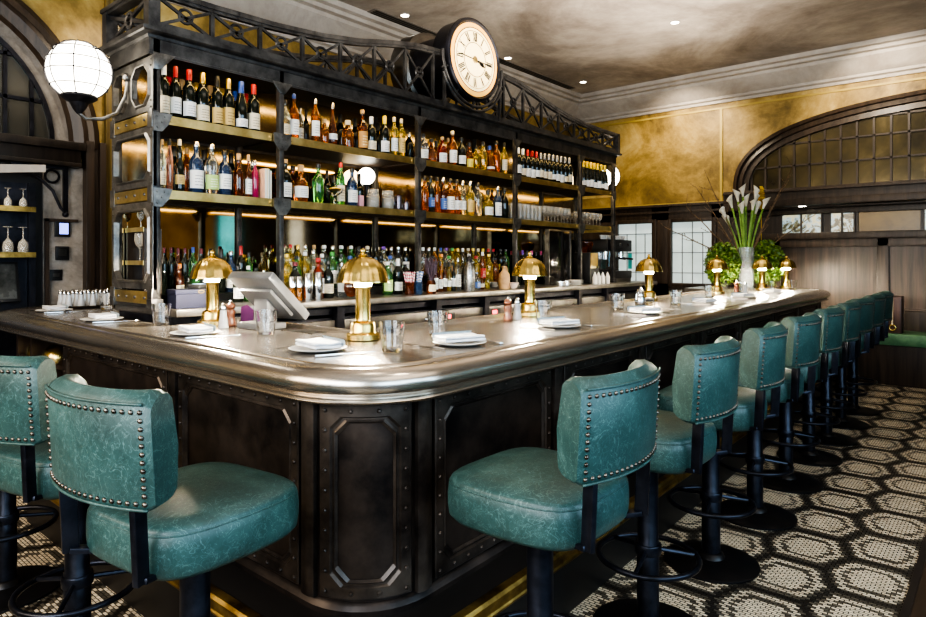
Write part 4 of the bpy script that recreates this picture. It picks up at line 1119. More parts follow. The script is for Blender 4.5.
for q in range(60):
    a = random.uniform(0, 2*PI); r1 = random.uniform(0,.05); h = random.uniform(.20,.275)
    s_.cyl((.2*r1*cos(a), .2*r1*sin(a), .10), (r1*cos(a), r1*sin(a), h), .0022, 5)
    s_.tube([(r1*cos(a)*.8, r1*sin(a)*.8, h-.06), (r1*cos(a), r1*sin(a), h), (r1*cos(a), r1*sin(a), h+.01)], [.006,.007,.002], 6)
so = s_.build('sprigs', mottled('lavender', (.035,.022,.030), (.12,.08,.11), 50, .8), t); so['kind'] = 'stuff'
t = thing('soda_siphon', 'tall grey mesh soda siphon on back counter, middle bay', 'siphon', (-3.42, 4.10, z3))
MB().lathe([(.044,0),(.047,.006),(.047,.16),(.040,.20),(.024,.232),(.022,.245)], 20).build('bottle_body', mottled('siphon_mesh', (.20,.20,.20), (.44,.44,.43), 90, .3, .9), t, sharp=50)
MB().lathe([(.024,.246),(.026,.255),(.018,.285),(.008,.29)], 14).tube([(0,0,.27),(.02,-.02,.275),(.045,-.045,.262),(.05,-.05,.235)], .007, 8).bar((0,0,.285),(-.04,.045,.295), .014,.008).build('head', black_metal, t)
t = thing('stoneware_jug', 'tan stoneware jug bottle on back counter beside third lamp', 'jug', (-3.43, 4.595, z3))
MB().lathe([(.046,0),(.050,.006),(.052,.09),(.046,.135),(.026,.160),(.020,.170),(.020,.188),(.025,.190),(.025,.202),(.018,.205)], 22).build('jug_body', mottled('stoneware', (.34,.19,.08), (.52,.32,.15), 14, .5), t, sharp=50)
MB().tube([(0,.018,.190),(0,.042,.188),(0,.048,.165),(0,.040,.146)], .006, 8).build('handle', MATS['stoneware'], t)
t = thing('bread_bowl', 'small pale bowl beside the stoneware jug', 'bowl', (-3.44, 4.735, z3))
MB().lathe([(.03,0),(.04,.02),(.055,.055),(.052,.055),(.035,.02),(.003,.012)], 18).build('bowl', simple('pale_clay', (.62,.48,.40), .6), t)
# dark hatch panel, plates
t = thing('black_screen', 'plain black upright panel standing on the counter in fourth bay', 'panel', (-3.62, 5.86, z3))
MB().bx(-.02,.02,-.27,.14,0,.56).build('panel', simple('gloss_black', (.008,.007,.007), .12), t, bevel=.004)
MB().bx(-.025,.026,-.285,-.27,0,.575).bx(-.025,.026,.14,.155,0,.575).bx(-.025,.026,-.27,.14,.56,.575).build('frame', iron_hi, t)
for k in range(4):
    o = MB().lathe([(.045,0),(.06,.004),(.078,.012),(.076,.014),(.05,.007),(.003,.006)], 22).build('small_plate', white_cer, loc=(-3.42, 5.79+.0*k, z3+.0135*k))
    tag(o, '%s small white plate from the bottom of the stack, fourth bay counter' % ORD[k], 'plate', 'stack of small plates on the back counter')
for k in range(2):
    tag(MB().lathe([(.040,0),(.046,.004),(.046,.045),(.044,.045),(.042,.006)], 18).build('small_tin', steel_pol, loc=(-3.42, 5.52+.11*k, z3)), 'small round steel tin left of the plates, %s one' % ('left','right')[k], 'tin')
for k, y in enumerate((6.12, 6.20, 6.29, 6.40)):
    t = thing('squeeze_bottle', '%s squeeze bottle from the left in front of coffee grinder' % ORD[k], 'bottle', (-3.37, y, z3), 0, 'squeeze bottles on the back counter')
    MB().lathe([(.024,0),(.026,.004),(.026,.075),(.02,.085)], 14).build('bottle_body', simple('milky_plastic', (.72,.70,.66), .35, 0, tr=.3), t)
    MB().lathe([(.021,.086),(.018,.095),(.006,.125),(.003,.13)], 12).build('nozzle', white_cer, t)
# coffee grinder and espresso machine
t = thing('coffee_grinder', 'black coffee grinder with brass panel at right end of back counter', 'grinder', (-3.60, 6.33, z3))
MB().bx(-.11,.11,-.10,.10,0,.34).build('body', rubber, t, bevel=.01)
MB().bx(.1105,.116,-.085,.06,.17,.335).build('brass_panel', brass_flat, t)
MB().lathe([(.05,.345),(.085,.42),(.085,.46),(.05,.47)], 18).build('hopper', GL['brown'], t)
MB().bx(.11,.17,-.03,.03,.10,.12).bx(.11,.15,-.03,.03,.17,.19).build('dosing_fork', steel_pol, t)
t = thing('espresso_machine', 'black and chrome espresso machine at the right end of back counter', 'coffee machine', (-3.74, 7.04, z3))
MB().bx(-.22,.20,-.31,.31,.04,.13).bx(-.22,.02,-.31,.31,.13,.42).bx(-.22,.20,-.31,.31,.36,.50).build('body', rubber, t, bevel=.012)
MB().bx(.02,.024,-.29,.29,.14,.35).build('back_splash', steel_pol, t)
MB().bx(-.2,.19,-.30,.30,.0,.04).build('drip_tray', steel, t)
for y in (-.19,.0,.19):
    MB().cyl((.11,y,.30),(.11,y,.36), .034, 16).build('group_head', steel_pol, t)
    pf = MB().cyl((.11,y,.268),(.11,y,.298), .036, 16).build('portafilter', steel_pol, t)
    MB().bar((.145,y,.283),(.27,y,.27), .022,.022).build('handle', rubber, pf)
    MB().cyl((.201,y,.44),(.206,y,.44), .022, 14).build('dial', steel_pol, t)
MB().bx(.201,.205,-.06+.26,.30,.15,.34).build('teal_panel', simple('teal_panel', (.03,.30,.29), .4), t)
MB().tube([(.16,-.27,.40),(.2,-.28,.36),(.2,-.285,.18)], .006, 8).build('steam_wand', steel_pol, t)
for k in range(7):
    t = thing('espresso_cup', '%s white cup from the left on top of espresso machine' % ORD[k], 'cup', (-3.64, 6.79+.083*k, z3+.501), 0, 'cups on the espresso machine')
    MB().lathe([(.022,0),(.03,.01),(.040,.05),(.037,.05),(.026,.012),(.002,.008)], 16).build('cup_body', white_cer, t)
    MB().tube([(.038,0,.042),(.055,0,.038),(.052,0,.02),(.032,0,.014)], .004, 6).build('handle', white_cer, t)
# blue box, phone
t = thing('navy_box', 'navy blue lidded box on the counter beside first lamp', 'box', (-3.42, 1.72, z3), R(-8))
nv = simple('navy_card', (.004,.006,.026), .8)
MB().bx(-.075,.075,-.10,.12,0,.075).build('box_body', nv, t, bevel=.002); MB().bx(-.079,.079,-.104,.124,.076,.10).build('lid', nv, t, bevel=.003)
MB().tube([(.0795,.03+.016*cos(2*PI*i/14),.088+.007*sin(2*PI*i/14)) for i in range(14)], .0015, 5, True).build('emblem', CAP['gold'], t)
t = thing('card_reader', 'black card reader with pale blue screen lying on navy box', 'card reader', (-3.42, 1.78, z3+.101), R(20))
MB().bx(-.04,.04,-.06,.06,0,.025).build('body', rubber, t, bevel=.006); MB().bx(-.025,.03,-.04,.02,.0255,.027).build('screen', emis('pale_screen', (.35,.5,.8), .8), t)
# ------------------------------------------------------------------ lamps on the bar
neck_glow = emis('lamp_neck_glow', (1,.87,.66), 1700)
def make_lamp(label, loc):
    t = thing('table_lamp', label, 'lamp', loc, 0, 'brass dome lamps along the bar')
    MB().lathe([(.066,0),(.070,.003),(.070,.022),(.066,.027),(.054,.030),(.051,.036),(.051,.058),(.046,.070),(.030,.078),(.029,.082)], 32).build('base', brass, t, sharp=35)
    MB().lathe([(.031,.082),(.030,.09),(.030,.205),(.033,.21)], 24).build('column', brass, t, sharp=40)
    MB().lathe([(.037,.211),(.037,.217),(.034,.218)], 24).build('collar', brass, t)
    MB().lathe([(.034,.219),(.034,.244),(.030,.25)], 20).build('glowing_neck', neck_glow, t)
    lobe = lambda a, z: 1 - .035*abs(sin(a*8))*(1 if z < .335 else .3)
    pr = [(.103,.232),(.107,.233),(.107,.238),(.104,.244),(.098,.268),(.086,.295),(.066,.318),(.040,.332),(.018,.338),(.014,.340)]
    inn = [(.010,.334),(.038,.327),(.062,.313),(.082,.290),(.094,.265),(.101,.240),(.103,.232)]
    MB().lathe(inn[::1]+pr, 96, lobe=lobe, cap=True).build('dome_shade', brass, t, sharp=60)
    MB().lathe([(.016,.339),(.020,.343),(.012,.348),(.008,.352),(.013,.358),(.012,.366),(.004,.372)], 16).build('finial', brass, t, sharp=50)
    return t
LP = [(-3.02,1.63,'brass dome lamp nearest the left, beside the navy box and till'),
      (-2.008,1.732,'brass dome lamp at the near corner of the bar, second from left'),
      (-2.075,3.02,'brass dome lamp third from left, beside a pepper mill'),
      (-2.089,4.624,'brass dome lamp fourth from left, in front of the frosted windows'),
      (-2.0,5.84,'brass dome lamp fifth from left, in front of left ivy'),
      (-1.86,6.70,'brass dome lamp sixth from left, before the right ivy'),
      (-1.77,7.22,'brass dome lamp farthest away, seventh from left')]
l0 = make_lamp(LP[0][2], (*KM(LP[0][0], LP[0][1]), ZB+.001))
for x, y, lab in LP[1:]: dup(l0, (*KM(x, y), ZB+.001), 0, lab)

# ------------------------------------------------------------------ glasses and settings
for k, (x, y, lab) in enumerate(((-4.50,1.70,'clear tumbler beside the tray of shakers at the left end'),(-3.22,1.47,'clear tumbler before the navy box, left of first lamp'),(-2.47,1.58,'clear tumbler standing in front of the till'),
    (-1.668,1.573,'clear faceted tumbler right beside the second lamp, nearest the rail'),(-1.833,1.992,'clear faceted tumbler behind the corner napkin, right of second lamp'),(-1.872,2.847,'clear tumbler just right of the third lamp'),
    (-1.877,3.696,'clear tumbler left of the creamer and fourth lamp'),(-1.76,4.32,'clear tumbler just right of the fourth lamp'),(-1.86,5.26,'clear tumbler left of the fifth lamp'),(-1.85,6.05,'clear tumbler right of the fifth lamp'),
    (-1.72,6.52,'clear tumbler in front of the sixth lamp'),(-1.66,7.0,'clear tumbler in front of the farthest lamp'))):
    lone('tumbler', TM, (*KM(x, y), ZB+.0015), lab, 'glass', 'tumblers along the bar', k*.7)
plate_me = MB().lathe([(.055,0),(.075,.002),(.100,.010),(.103,.012),(.100,.0135),(.075,.006),(.002,.004)], 36).mesh('side_plate', white_cer, 60)
def napkin():
    m = MB(); W, D = .088, .050
    for k in range(2):
        z0 = .001+.0095*k; L = []
        for j in range(9):
            y = -D+2*D*j/8; sag = .004*math.sin(j*.9+k)*.4
            L.append([(-W+.002*k, y, z0+sag+.001*k), (W-.003*k, y, z0+sag+.0015*k), (W-.003*k, y, z0+.009+sag), (-W+.002*k, y, z0+.009+sag)])
        m.loops(L)
    return m
nap_me = napkin().mesh('napkin', linen, 30, .004)
fold = MB()
L = []
for j in range(13):
    a = -PI/2 + PI*j/12
    L.append([(x, .050+.012*cos(a), .016+.0135*sin(a)) for x in (-.086,-.03,.03,.086)])
fold_me = fold.loops(L, False).mesh('rolled_edge', linen_b, 60)
knife_m = MB()
knife_m.bar((-.11,0,.004),(-.01,0,.004), .014,.006).prism([(-.01,-.007),(.10,-.009),(.115,-.002),(.11,.004),(-.01,.005)], 'z', .003, .0055)
knife_me = knife_m.mesh('table_knife', steel_pol, 40, .0012)
fm = MB().bar((-.10,0,.0035),(.03,0,.0035), .008,.004).prism([(.03,-.004),(.045,-.012),(.06,-.012),(.06,.012),(.045,.012),(.03,.004)], 'z', .002,.005)
for k in range(4): fm.bar((.058,-.0105+.007*k,.0035),(.10,-.0105+.007*k,.005), .0032,.003)
fork_me = fm.mesh('table_fork', steel_pol, 40)
PL = [(-4.58,1.42,5,'at the left end before the shaker tray'),(-3.70,1.375,4,'left of the navy box'),(-2.70,1.38,0,'before first lamp'),(-1.887,1.419,0,'at the near corner beside second lamp'),
      (-1.60,1.86,82,'right of the corner tumblers'),(-1.63,2.62,85,'right of the third lamp'),(-1.63,3.55,88,'left of the fourth lamp'),(-1.64,4.57,90,'right of the fourth lamp'),(-1.64,5.40,90,'left of the fifth lamp'),(-1.63,6.20,90,'near the far end of the bar')]
for k, (x, y, a, w_) in enumerate(PL):
    a = R(a); x, y = KM(x, y)
    lone('side_plate', plate_me, (x, y, ZB+.0015), 'round white side plate under a napkin '+w_, 'plate', 'side plates along the bar')
    t = thing('napkin', 'blue-edged folded napkin on plate '+w_, 'napkin', (x, y, ZB+.017), a+R(-12), 'napkins along the bar')
    for me_, nm_ in ((nap_me, 'folded_cloth'), (fold_me, 'rolled_edge')):
        o = bpy.data.objects.new(nm_, me_); C.objects.link(o); o.parent = t
    dx, dy = cos(a), sin(a)
    lone('table_knife', knife_me, (x+.155*dx+.0*dy, y+.155*dy, ZB+.0015), 'steel table knife beside the napkin '+w_, 'knife', 'knives along the bar', a+R(72))
    lone('table_fork', fork_me, (x-.150*dx-.02*dy, y-.150*dy+.02*dx, ZB+.0015), 'steel fork beside the napkin '+w_, 'fork', 'forks along the bar', a+R(95))
# mills and shakers
wal = mottled('walnut', (.10,.035,.018), (.22,.085,.045), 20, .3)
def mill(lab, x, y):
    t = thing('pepper_mill', lab, 'pepper mill', (*KM(x, y), ZB+.001))
    MB().lathe([(.024,0),(.026,.004),(.025,.02),(.018,.04),(.020,.055),(.024,.07),(.018,.083)], 18).build('mill_body', wal, t, sharp=60)
    MB().lathe([(.016,.084),(.022,.092),(.022,.104),(.012,.114),(.003,.116)], 18).build('mill_head', wal, t, sharp=60)
    MB().sph((0,0,.121), .007, 10, 6).build('knob', steel_pol, t)
def shaker(lab, x, y, group=None, z=ZB+.001, s=1.0):
    t = thing('salt_shaker', lab, 'salt shaker', (*KM(x, y), z) if y > 2 else (x, y, z), 0, group)
    MB().lathe([(.024*s,0),(.025*s,.004*s),(.017*s,.055*s),(.014*s,.085*s)], 10).build('glass_body', white_g, t)
    MB().lathe([(.0145*s,.0855*s),(.016*s,.09*s),(.013*s,.108*s),(.006*s,.116*s),(.002*s,.117*s)], 14).build('metal_cap', steel_pol, t, sharp=50)
white_g = simple('salt_filled_glass', (.86,.86,.86), .08, 0, tr=.45)
mill('dark wooden pepper mill beside the first lamp', -2.90, 1.66); shaker('tall glass salt shaker beside the first lamp', -2.86, 1.60)
mill('dark wooden pepper mill left of the third lamp', -2.012, 2.728); shaker('glass salt shaker between the mill and third lamp', -2.005, 2.80)
mill('reddish wooden pepper mill right of the fifth lamp', -1.86, 5.93); shaker('glass salt shaker beside the fifth lamp', -1.80, 5.97)
t = thing('cruet_jug', 'round silver and glass cream jug before the fourth lamp', 'jug', (*KM(-1.907, 4.08), ZB+.001))
MB().lathe([(.028,0),(.034,.01),(.040,.04),(.030,.07),(.026,.085),(.032,.10),(.028,.10),(.022,.085)], 20).build('jug_body', steel_pol, t, sharp=60)
MB().tube([(0,-.03,.09),(0,-.055,.085),(0,-.06,.05),(0,-.038,.03)], .005, 8).build('handle', steel_pol, t)
MB().lathe([(.026,.101),(.02,.115),(.006,.122),(.008,.132),(.002,.136)], 16).build('lid', steel_pol, t)
t = thing('sugar_bowl', 'small glass sugar bowl between creamer and fourth lamp', 'bowl', (*KM(-1.93, 4.27), ZB+.001))
MB().lathe([(.03,0),(.04,.02),(.042,.05),(.039,.05),(.036,.02),(.003,.008)], 18).build('bowl', glass, t)
MB().sph((0,0,.034), .034, 12, 6, (1,1,.5)).build('sugar', white_cer, t)
# tray of shakers at the left end
tr = thing('serving_tray', 'round dark metal tray of salt shakers at left end of bar', 'tray', (-4.89, 1.73, ZB+.001))
MB().lathe([(.195,0),(.205,.004),(.217,.018),(.214,.019),(.201,.008),(.003,.006)], 40).build('tray_dish', steel, tr, sharp=50)
k = 0
for i in range(5):
    for j in range(3):
        x, y = -4.89+(-.075+.075*j), 1.73+(-.15+.075*i)
        if math.hypot(x+4.89, y-1.73) > .18: continue
        shaker('%s salt shaker from the near side, %s line on the round tray' % (ORD[i], ('back','middle','front')[j]), x, y, 'salt shakers on the round tray', ZB+.010, .95); k += 1
# till
t = thing('till_terminal', 'light grey touchscreen till seen from behind, on the bar', 'till', (-2.715, 1.735, ZB+.001), R(4))
M_ = Matrix.Translation((0, .02, .155)) @ Matrix.Rotation(R(46), 4, 'X')
scr = MB().bx(-.16,.16,-.025,.02,-.15,.15).xf(M_).build('screen_housing', grey_pl, t, bevel=.012)
MB().bx(-.13,.13,.0205,.022,-.13,.13).xf(M_).build('screen', simple('screen_black', (.01,.01,.012), .1), scr)
MB().bx(-.12,.12,-.045,-.0255,-.10,.08).xf(M_).build('back_cover', grey_pl, scr, bevel=.012)
MB().bx(-.10,.10,-.09,.045,0,.03).bx(-.05,.05,-.03,.03,.03,.15).build('stand', grey_pl, t, bevel=.008)
t = thing('purple_folder', 'small purple folder standing between first lamp and till', 'folder', (-2.925, 1.765, ZB+.001), R(50))
MB().prism([(-.03,0),(.03,0),(.03,.075),(.0,.10),(-.03,.09)], 'y', -.004, .004).build('cover', simple('purple_card', (.10,.004,.085), .6), t)
MB().prism([(-.028,.002),(.028,.002),(.028,.073),(.0,.097),(-.028,.087)], 'y', .0045, .0055).build('paper', MATS['paper'], t)

# ------------------------------------------------------------------ bar stools
def make_stool(label, loc, rz):
    t = thing('bar_stool', label, 'bar stool', loc, rz, 'teal leather bar stools')
    # seat cushion (rounded square, domed), the back of the stool is at +x
    def ring(k, z, n=40):
        P = []
        for i in range(n):
            a = 2*PI*i/n; c_, s_ = cos(a), sin(a); p = 2/4.2
            x = .215*k*abs(c_)**p*(1 if c_ > 0 else -1); y = .217*k*abs(s_)**p*(1 if s_ > 0 else -1)
            y *= 1 - .10*(x/.215 if x > 0 else 0)
            P.append((x, y, z))
        return P
    pr = [(.02,.645),(.80,.645),(.93,.648),(.985,.662),(1.0,.690),(1.0,.720),(.990,.745),(.978,.749),(.974,.755),(.962,.761),(.92,.768),(.75,.777),(.5,.784),(.25,.787),(.02,.788)]
    MB().loops([ring(k, z) for k, z in pr]).build('seat', leather_m, t, sharp=70)
    MB().tube([(x, y, .7495) for x, y, z in ring(.978, 0)], .0022, 6, True).build('seat_piping', leather_m, t, sharp=180)
    # curved backrest
    HA = R(25); Ro = .212/sin(HA); th = .056
    cx = .290-Ro
    Z0, Z1 = .834, 1.064
    def bpnt(ph, d, z): 
        r = Ro-d; lean = (z-Z0)*.06
        return (cx + r*cos(ph) + lean, r*sin(ph), z)
    L = []; NS = 30
    for i in range(NS+1):
        q = -1+2*i/NS; ph = HA*q; e_ = max(0, (abs(q)-.90)/.10); sh = .010*e_*e_
        d0, d1 = .004*e_, th + .044*abs(q)**5 - .012*e_
        zc = [(d0+.006, Z0+sh), (d0, Z0+.010+sh), (d0, (Z0+Z1)/2), (d0, Z1-.010-sh), (d0+.006, Z1-sh), (d0+.020, Z1+.012-sh), ((d0+d1)/2, Z1+.020-sh), (d1-.018, Z1+.018-sh), (d1-.004, Z1+.004-sh), (d1, Z1-.04), (d1+.010, (Z0+Z1)/2), (d1, Z0+.05), (d1-.005, Z0+.014+sh), (d1-.02, Z0+.003+sh), ((d0+d1)/2, Z0-.001+sh)]
        L.append([bpnt(ph, d, z) for d, z in zc])
    MB().loops(L).build('backrest', leather_m, t, sharp=50)
    MB().tube([bpnt(HA*.93*(-1+2*i/30), -.0005, Z1-.003) for i in range(31)], .0035, 6).build('back_piping', leather_m, t, sharp=180)
    MB().tube([bpnt(HA*.93*(-1+2*i/30), -.0005, Z0+.003) for i in range(31)], .0035, 6).build('back_piping', leather_m, t, sharp=180)
    nh = MB()
    def nail(ph, z):
        c = Vector(bpnt(ph, .0, z)); d = Vector((cos(ph), sin(ph), -.09)).normalized()
        m = MB().lathe([(.0058,0),(.0055,.0020),(.0036,.0040),(.0006,.0048)], 8).xf(Matrix.Translation(c) @ d.to_track_quat('Z', 'Y').to_matrix().to_4x4()); nh.add(m.v, m.f)
    nn = 19
    for i in range(nn+1):
        ph = HA*.90*(-1+2*i/nn); nail(ph, Z0+.016); nail(ph, Z1-.020)
    for i in range(1, 11):
        z = Z0+.016+(Z1-Z0-.036)*i/11; nail(HA*.90, z); nail(-HA*.90, z)
    nh.build('nailhead_trim', mottled_nail, t, sharp=60)
    for s_ in (-1, 1):
        ph = s_*R(18); px, py, _ = bpnt(ph, .030, Z0)
        br = MB().bar((px+.004, py, .845), (px-.004, py, .664), .016, .036, (cos(ph), sin(ph), 0))
        br.bar((px-.002, py, .670), (.02, .028*s_, .618), .030, .014)
        br.build('back_bracket', stool_metal, t, bevel=.003)
    MB().bx(-.12,.12,-.10,.10,.632,.6445).build('seat_plate', stool_metal, t, bevel=.003)
    MB().lathe([(.040,.03),(.040,.33),(.037,.335),(.037,.60),(.042,.604),(.042,.63)], 24).build('post', stool_metal, t, sharp=35)
    rg_ = MB().tube([(.178*cos(2*PI*i/40), .178*sin(2*PI*i/40), .275) for i in range(40)], .0105, 8, True)
    rg_.build('foot_ring', stool_metal, t, sharp=180)
    sp = MB()
    for k in range(3):
        a = R(40)+2*PI*k/3; sp.cyl((.036*cos(a), .036*sin(a), .30), (.172*cos(a), .172*sin(a), .276), .008, 8)
    sp.lathe([(.046,.285),(.048,.29),(.048,.318),(.046,.322)], 20).build('ring_hub', stool_metal, t, sharp=40)
    MB().lathe([(.196,0),(.202,.003),(.202,.010),(.19,.016),(.12,.024),(.06,.032),(.05,.05),(.042,.055)], 40).build('floor_base', simple('stool_base_black', (.010,.009,.010), .38, .4), t, sharp=40)
    return t
mottled_nail = mottled('nailhead_bronze', (.05,.042,.036), (.20,.17,.14), 60, .3, 1)
SY = [1.515, 2.218, 2.862, 3.498, 4.096, 4.657, 5.175, 5.69, 6.185]
PH = ['nearest','second','third','fourth','fifth','sixth','seventh','eighth']
s0 = make_stool('teal leather bar stool nearest the camera on the long right side', (-1.006, SY[0], 0), 0)
for k, y in enumerate(SY[1:]):
    dup(s0, (*KM(-1.006, y), 0), R([0,3,-2,0,2,-3,0,2][k]), 'teal leather bar stool, %s from the camera along the right side' % PH[1:][k] if k < 7 else 'teal leather bar stool farthest away on the right side, before the booth')
dup(s0, (-1.60, .817, 0), R(-82), 'teal leather bar stool on the short left side, closest to the camera')
dup(s0, (-2.36, .80, 0), R(-76), 'teal leather bar stool on the short left side, cut by picture edge')
dup(s0, (-3.15, .80, 0), R(-80), 'third stool of the short left side, hidden but for post and ring')

# ------------------------------------------------------------------ flowers at the far end of the bar
VX, VY = KM(-2.14, 7.12)
t = thing('glass_vase', 'tall clear fluted glass vase of calla lilies at far end', 'vase', (VX, VY, ZB+.001))
MB().lathe([(.085,0),(.09,.006),(.09,.47),(.084,.47),(.082,.02),(.003,.015)], 40, lobe=lambda a, z: 1+.02*cos(a*14)).build('vase_body', ribglass, t, sharp=60)
MB().lathe([(.078,.016),(.078,.20)], 24).build('water', simple('vase_water', (.55,.68,.62), .05, 0, tr=.8, ior=1.33), t)
leaf_g = mottled('stem_green', (.10,.20,.03), (.26,.42,.08), 12, .45)
spathe_m = mottled('calla_white', (.66,.60,.46), (.86,.82,.70), 10, .45)
cal = [(-.33,.80,.0),(-.22,.93,.02),(-.15,1.00,-.03),(-.24,.72,.05),(-.05,1.06,.0),(.03,.95,.04),(.08,.90,-.05),(.16,.98,.0),(.20,.86,.05),(.28,.92,-.02),(-.10,.86,-.06),(.12,1.03,-.06)]
for k, (a, h, b_) in enumerate(cal):
    # spread runs across the view: along the direction (.76,.65)
    a *= .68; tx, ty = a*.7615+b_*-.65, a*.6481+b_*.76
    t = thing('calla_lily', 'white calla lily on thick green stem, %s of the bunch in vase' % ('leftmost','left outer','left upper','lowest left','topmost','middle','middle lower','right upper','right lower','rightmost','inner left','inner right')[k], 'flower', (VX+tx*.12, VY+ty*.12, ZB+.23), 0, 'calla lilies in the tall vase')
    p0 = Vector((0,0,0)); p1 = Vector((tx*.25,ty*.25,(h-.23)*.5)); p2 = Vector((tx*.88,ty*.88,h-.23))
    pts = [p0*(1-q)**2+p1*2*q*(1-q)+p2*q*q for q in [i/8 for i in range(9)]]
    MB().tube(pts, .012, 8).build('stem', leaf_g, t, sharp=180)
    d = (pts[-1]-pts[-2]).normalized(); M_ = Matrix.Translation(pts[-1]) @ d.to_track_quat('Z', 'Y').to_matrix().to_4x4() @ Matrix.Rotation(k*1.9, 4, 'Z')
    L = []
    for i in range(9):
        q = i/8; r = .011+.026*q**1.5; lip = .040*max(0, q-.6)/.4
        L.append([(r*cos(2*PI*j/16)*(1+.15*q), r*sin(2*PI*j/16), .125*q + lip*(cos(2*PI*j/16)*.8)) for j in range(16)])
    MB().loops(L, True, True, False).xf(M_).build('spathe', spathe_m, t, sharp=180)
    MB().tube([(0,0,.02),(0,0,.08),(0,0,.10)], [.006,.006,.002], 6).xf(M_).build('spadix', CAP['yellow'], t)
bark = mottled('bark', (.07,.042,.022), (.24,.155,.085), 30, .8)
bud_m = simple('twig_buds', (.55,.45,.25), .7)
BR = [(-.95,.55,'long bare branch reaching lowest to the left of the lilies'),(-.72,.80,'long bare branch arching left of the lilies'),(-.45,1.10,'bare branch standing steeply at left of the lilies'),(.56,1.26,'bare branch standing tallest at right of the lilies'),(.46,1.08,'bare forked branch just right of the lilies'),(.74,.66,'bare branch reaching lowest to the right of the lilies'),(-.60,1.02,'thin bare branch curving up behind the lilies, left')]
for k, (a, h, lab) in enumerate(BR):
    tx, ty = a*.7615, a*.6481
    t = thing('bare_branch', lab, 'branch', (VX+.05*tx, VY+.05*ty, ZB+.25), 0, 'bare branches in the tall vase')
    random.seed(k+20); m = MB(); bd = MB()
    p = [Vector((tx*q**1.15*.93+random.uniform(-.012,.012), ty*q**1.15*.93+random.uniform(-.012,.012), (h-.1)*q)) for q in [i/9 for i in range(10)]]
    m.tube(p, [.010-.0007*i for i in range(10)], 6)
    for i in range(3, 10):
        for s_ in range(1):
            d = Vector((random.uniform(-.6,.6)+tx*.5, random.uniform(-.6,.6)+ty*.5, random.uniform(.2,1))).normalized()*random.uniform(.06,.16)
            e_ = p[i]+d; m.tube([p[i], p[i]+d*.5+Vector((0,0,-.008)), e_], [.004,.003,.0015], 5)
            for q in (.6,1): m.sph(p[i]+d*q, .0055, 6, 4, (.8,.8,1.5))
    m.build('twigs', bark, t, sharp=180)
# trailing foliage bushes either side of the vase
def foliage(name, cx, cy, cz, rx, ry, rz_, n, mat, seed, hang=0):
    random.seed(seed); m = MB()
    for i in range(n):
        while True:
            v = Vector((random.uniform(-1,1), random.uniform(-1,1), random.uniform(-1,1)))
            if .35 < v.length < 1: break
        p = Vector((v.x*rx, v.y*ry, v.z*rz_)); s_ = random.uniform(.014,.030)
        d = Vector((random.gauss(0,1), random.gauss(0,1), random.gauss(0,.7))).normalized(); w_ = d.cross(Vector((random.gauss(0,1),random.gauss(0,1),random.gauss(0,1)))).normalized()
        nrm = d.cross(w_)
        m.add([p-d*s_, p+w_*s_*.6+nrm*s_*.15, p+d*s_, p-w_*s_*.6+nrm*s_*.15], [(0,1,2,3)])
    return m
ivy_m = NT('ivy_leaf'); oi = ivy_m.noise(30, 2, .5, ivy_m.obj()); ivy_m.set(col=ivy_m.ramp(oi, [(.3,(.03,.075,.012)),(.5,(.09,.18,.025)),(.72,(.34,.40,.08))]), rough=.45); ivy_m = ivy_m.m
for k, (a, rx, rzz, h, lab) in enumerate(((-.27,.20,.26,.275,'bushy trailing green plant left of the tall vase'),(.24,.20,.27,.29,'bushy trailing green plant right of the tall vase'))):
    tx, ty = a*.7615, a*.6481
    t = thing('trailing_plant', lab, 'plant', (VX+tx, VY+ty, ZB+.001))
    MB().lathe([(.06,0),(.075,.09),(.07,.09),(.05,.01)], 18).build('pot', simple('dark_pot', (.03,.03,.028), .5), t)
    o = foliage('foliage', 0,0,0, rx, rx, rzz, 2400, ivy_m, 3+k).build('foliage', ivy_m, t); o.location = (0,0,h)
    st2 = MB(); random.seed(60+k)
    for q in range(16):
        b_ = random.uniform(0,2*PI); st2.tube([(0,0,.08),(.05*cos(b_),.05*sin(b_),h),(rx*.9*cos(b_),rx*.9*sin(b_),h+rzz*random.uniform(-.7,.7))], .003, 5)
    st2.build('stems', bark, t)
tag(MB().add(foliage('x',0,0,0,.03,.03,.13,260,ivy_m,9).v, foliage('x',0,0,0,.03,.03,.13,260,ivy_m,9).f).cyl((0,0,-.62),(0,0,.05),.004,5).build('yellow_flower_spike', mottled('mimosa', (.62,.36,.02), (.85,.58,.06), 30, .6), loc=(VX+.10, VY+.25, ZB+1.06)), 'yellow orange flower spike rising behind the white calla lilies', 'flower')

# ------------------------------------------------------------------ booths and far table
bt = thing('booth_bench', 'dark panelled booth bench with green leather seat before the oak wall', 'bench', (0, 8.62, 0))
MB().bx(-1.62, 2.1, -.28, .28, 0, .43).build('base', dark_wood, bt, bevel=.006)
green_l = mottled('green_leather', (.05,.13,.07), (.12,.24,.13), 8, .4)
MB().bx(-1.60, 2.1, -.30, .19, .431, .56).build('seat_cushion', green_l, bt, bevel=.02)
MB().bx(-1.60, 2.1, .20, .29, .432, .78).build('back_cushion', dark_wood, bt, bevel=.012)
o = MB().bx(-.09,.09,-.10,.10,0,.40).build('brown_block', wood('brown_arm', (.03,.012,.008), (.08,.035,.022)), bevel=.008, loc=(-1.00, 8.50, .561)); tag(o, 'square dark brown block standing on the green booth seat', 'block')
t = thing('cord_hook', 'pale cord with brass ring hanging beside the farthest stool', 'cord', (-.985, 8.33, .64))
MB().tube([(-.03,.17,.335),(-.01,.05,.335),(.0,.01,.30),(.0,.0,.08),(.0,.0,.02)], .008, 8).build('cord', simple('cord_cream', (.50,.42,.28), .7), t)
